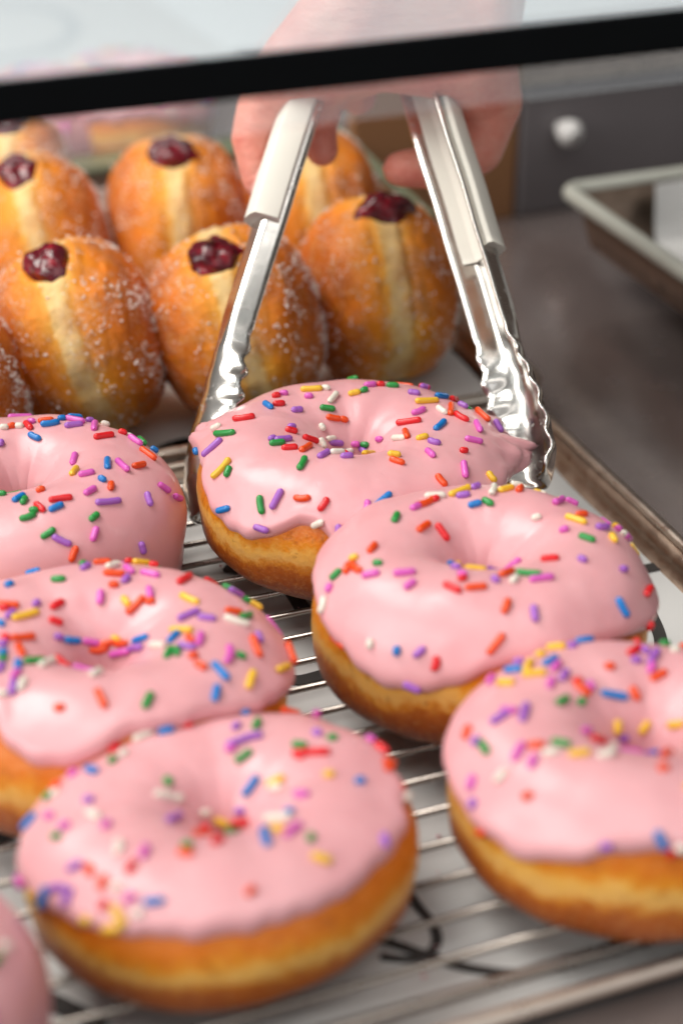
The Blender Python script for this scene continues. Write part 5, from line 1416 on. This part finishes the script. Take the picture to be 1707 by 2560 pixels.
# ------------------------------------------------------------------ the hand
def make_hand():
    # tapered limbs gathered and fused into one continuous skin
    mb = MB()
    def limb(p, q, r0, r1):
        p, q = Vector(p), Vector(q); d = q-p; L = d.length; t = d/L
        pts, rads = [], []
        for k in range(1, 7):
            an = math.pi/2*k/6; pts.append(p-t*r0*math.cos(an)); rads.append(max(.03, r0*math.sin(an)))
        for k in range(1, 8): pts.append(p.lerp(q, k/8)); rads.append(lerp(r0, r1, k/8))
        for k in range(0, 6):
            an = math.pi/2*k/6; pts.append(q+t*r1*math.sin(an)); rads.append(max(.03, r1*math.cos(an)))
        mb.tube(pts, rads, 20)
    for i, k in HAND['e']: limb(HAND['v'][i], HAND['v'][k], HAND['r'][i], HAND['r'][k])
    tmp = mesh_obj('person', mb.v, mb.f, MAT['skin'])
    rm = tmp.modifiers.new('Remesh', 'REMESH'); rm.mode = 'VOXEL'; rm.voxel_size = .0014; rm.use_smooth_shade = True
    sm_ = tmp.modifiers.new('Smooth', 'SMOOTH'); sm_.factor = .5; sm_.iterations = 14
    dg = bpy.context.evaluated_depsgraph_get(); dg.update()
    me = bpy.data.meshes.new_from_object(tmp.evaluated_get(dg)); bpy.data.objects.remove(tmp)
    me.name = 'person'; o = bpy.data.objects.new('person', me); col.objects.link(o)
    tag(o, 'bare hand and forearm reaching in to squeeze the white gripped tongs', 'person')
    for c, nx, ny, nz in HAND['nails']:
        nx, ny, nz = Vector(nx).normalized(), Vector(ny).normalized(), Vector(nz).normalized(); Vv = []
        NU, NV = 20, 8
        for i in range(NU):
            a = 2*math.pi*i/NU
            for j in range(NV):
                e = (j+.5)/NV*math.pi
                Vv.append(Vector(c)+nx*.62*math.cos(a)*math.sin(e)+ny*.48*math.sin(a)*math.sin(e)+nz*.13*math.cos(e))
        F = grid_faces(NU, NV, True, False); F.append(tuple(i*NV for i in range(NU))); F.append(tuple(i*NV+NV-1 for i in range(NU))[::-1])
        mesh_obj('fingernail', Vv, F, MAT['nail'], o)
    return o
make_hand()

# ------------------------------------------------------------------ the case
def quad(name, corners, mat, kind='structure'):
    o = mesh_obj(name, corners, [(0,1,2,3)], MAT[mat], smooth=False)
    if kind: o['kind'] = kind
    return o
quad('case_floor', [ab(-75,-40,-1.6), ab(75,-40,-1.6), ab(75,66,-1.6), ab(-75,66,-1.6)], 'casefloor')
quad('counter_top', [ab(-160,66.3,-.8), ab(160,66.3,-.8), ab(160,230,-.8), ab(-160,230,-.8)], 'counter')

def glass_front():
    g = GLASS; root = empty('display_glass', g['c']); tag(root, 'clear glass front with a black lower rail crossing in front of the hand', 'glass panel')
    up = Vector(g['up']).normalized(); nn = AX.cross(up)
    mb = MB(); mb.box(AX*0+up*(g['bar']/2+g['h']/2), 90, .5, g['h'], AX, nn, up); mb.build('pane', MAT['glass'], root, smooth=False)
    mb = MB(); mb.box((0,0,0), 90.2, .9, g['bar'], AX, nn, up); mb.build('rail', MAT['black'], root, smooth=False, bevel=.12)
    mb = MB(); mb.box(-up*(g['bar']/2+g['lip']/2), 90, .4, g['lip'], AX, nn, up); mb.build('lower_lip', MAT['lipglass'], root, smooth=False)
glass_front()

def dark_box():
    d = CABINET; root = empty('dark_cabinet', ab((d['a0']+d['a1'])/2, d['b0']+.5, d['z0'])); tag(root, 'dark grey cabinet front with a small round pale knob behind the trays', 'cabinet')
    off = -root.location/CM
    mb = MB(); mb.box(ab((d['a0']+d['a1'])/2, d['b0']+4, (d['z0']+d['z1'])/2)+off, d['a1']-d['a0'], 8, d['z1']-d['z0'], AX, BX); mb.build('body', MAT['dark'], root, smooth=False, bevel=.25)
    mb = MB(); mb.box(ab((d['a0']+d['a1'])/2, d['b0']+4, d['z1']+.13)+off, d['a1']-d['a0']+.4, 8.4, .25, AX, BX); mb.build('top_panel', MAT['rim'], root, smooth=False)
    k = Vector(d['knob'])+off; mb = MB()
    mb.tube([k, k-BX*.35, k-BX*.6, k-BX*1.1, k-BX*1.35, k-BX*1.42], [.3,.3,.55,.66,.5,.1], 24); mb.build('knob', MAT['knob'], root)
dark_box()
def brown_panel():
    d = PANEL; root = empty('bronze_panel', ab((d['a0']+d['a1'])/2, d['b'], -1.6)); tag(root, 'brown panel standing behind the tongs, left of the dark cabinet', 'panel')
    off = -root.location/CM
    mb = MB(); mb.box(ab((d['a0']+d['a1'])/2, d['b'], d['z1']/2-.8)+off, d['a1']-d['a0'], .8, d['z1']+1.6, AX, BX); mb.build('board', MAT['wood'], root, smooth=False, bevel=.1)
    mb = MB(); mb.box(ab((d['a0']+d['a1'])/2, d['b'], d['z1']+.15)+off, d['a1']-d['a0'], 1.0, .3, AX, BX); mb.build('cap', MAT['rim'], root, smooth=False)
brown_panel()
def back_ledge():
    L = LEDGE; root = empty('glass_ledge', ab((L['a0']+L['a1'])/2, L['b'], L['z'])); tag(root, 'bronze ledge with a green glass edge behind the jam doughnuts', 'ledge')
    off = -root.location/CM; w = L['a1']-L['a0']
    mb = MB(); mb.box(ab((L['a0']+L['a1'])/2, L['b'], L['z']-1.0)+off, w, 1.6, 2.0, AX, BX); mb.build('bracket', MAT['tray'], root, smooth=False, bevel=.15)
    mb = MB(); mb.box(ab((L['a0']+L['a1'])/2, L['b']-.2, L['z']+.2)+off, w+.2, 2.2, .35, AX, BX); mb.build('glass_edge', MAT['edgeglass'], root, smooth=False, bevel=.08)
back_ledge()
def strip():  # added board; its green top imitates a tray rim's reflection
    p0, p1 = Vector(STRIP[0]), Vector(STRIP[1]); root = empty('reflection_strip', (p0.x, p0.y, -1.6)); tag(root, 'added low brown divider with a green glass top edge beside the jam doughnuts', 'strip')
    d = (p1-p0).normalized(); off = -root.location/CM; L = (p1-p0).length; n = Vector((d.y, -d.x, 0))
    mb = MB(); mb.box((p0+p1)/2+off-Vector((0,0,(p0.z+1.6)/2+.1)), L, .4, p0.z+1.4, d, n); mb.build('board', MAT['wood'], root, smooth=False)
    mb = MB(); mb.box((p0+p1)/2+off, L, .45, .3, d, n); mb.build('top_edge', MAT['edgeglass'], root, smooth=False, bevel=.06)
strip()

# doughnuts far behind, on a sheet of white paper
def copy_tree(o, parent=None):
    c = o.copy(); col.objects.link(c)
    if parent: c.parent = parent
    for ch in list(o.children): copy_tree(ch, c)
    return c
for (src, loc, rz, label) in FAR:
    c = copy_tree(donuts[src][0]); c.location = Vector(loc)*CM; c.rotation_euler = (0, 0, R_(rz)); c['label'] = label; c['group'] = 'pink doughnuts far behind the ledge'

# ------------------------------------------------------------------ light, world, camera
w = bpy.data.worlds.new('World'); scene.world = w; w.use_nodes = True
nt = w.node_tree; bg = nt.nodes['Background']
tc = nt.nodes.new('ShaderNodeTexCoord'); dp = nt.nodes.new('ShaderNodeVectorMath'); dp.operation = 'DOT_PRODUCT'
nt.links.new(tc.outputs['Generated'], dp.inputs[0]); dp.inputs[1].default_value = Vector((-.48, -.66, .58)).normalized()
mp = nt.nodes.new('ShaderNodeMapRange'); mp.inputs['From Min'].default_value = -1; nt.links.new(dp.outputs['Value'], mp.inputs['Value'])
cr = nt.nodes.new('ShaderNodeValToRGB'); nt.links.new(mp.outputs[0], cr.inputs[0])
e = cr.color_ramp.elements; e[0].position = .1; e[0].color = (.16,.12,.10,1); e[1].position = 1; e[1].color = (1,.985,.96,1)
for p, c in ((.45, (.28,.24,.215)), (.65, (.55,.52,.49)), (.82, (.92,.90,.87))): q = e.new(p); q.color = (*c, 1)
nt.links.new(cr.outputs[0], bg.inputs['Color']); bg.inputs['Strength'].default_value = LIGHT['world']
def area(name, loc, target, sx, sy, energy, color):
    l = bpy.data.lights.new(name, 'AREA'); l.shape = 'RECTANGLE'; l.size = sx*CM; l.size_y = sy*CM; l.energy = energy; l.color = color
    o = bpy.data.objects.new(name, l); col.objects.link(o); o.location = Vector(loc)*CM
    o.rotation_euler = (Vector(target)-Vector(loc)).to_track_quat('-Z', 'Y').to_euler()
    return o
for a in LIGHT['areas']: area(*a)
cam = bpy.data.cameras.new('Camera'); co = bpy.data.objects.new('Camera', cam); col.objects.link(co)
co.location = Vector(CAM['loc'])*CM; co.rotation_euler = (R_(90-CAM['pitch']), 0, 0)
cam.lens = CAM['lens']; cam.sensor_width = 36; cam.sensor_fit = 'AUTO'; cam.clip_start = .02; cam.clip_end = 50
cam.dof.use_dof = True; cam.dof.focus_distance = CAM['focus']*CM; cam.dof.aperture_fstop = CAM['fstop']; cam.dof.aperture_blades = 9
scene.camera = co
scene.view_settings.view_transform = 'Standard'; scene.view_settings.look = 'None'; scene.view_settings.exposure = 0; scene.view_settings.gamma = 1
scene.render.engine = 'CYCLES'; scene.cycles.max_bounces = 10; scene.cycles.transparent_max_bounces = 12
scene.cycles.use_denoising = True; scene.cycles.caustics_reflective = False; scene.cycles.caustics_refractive = False
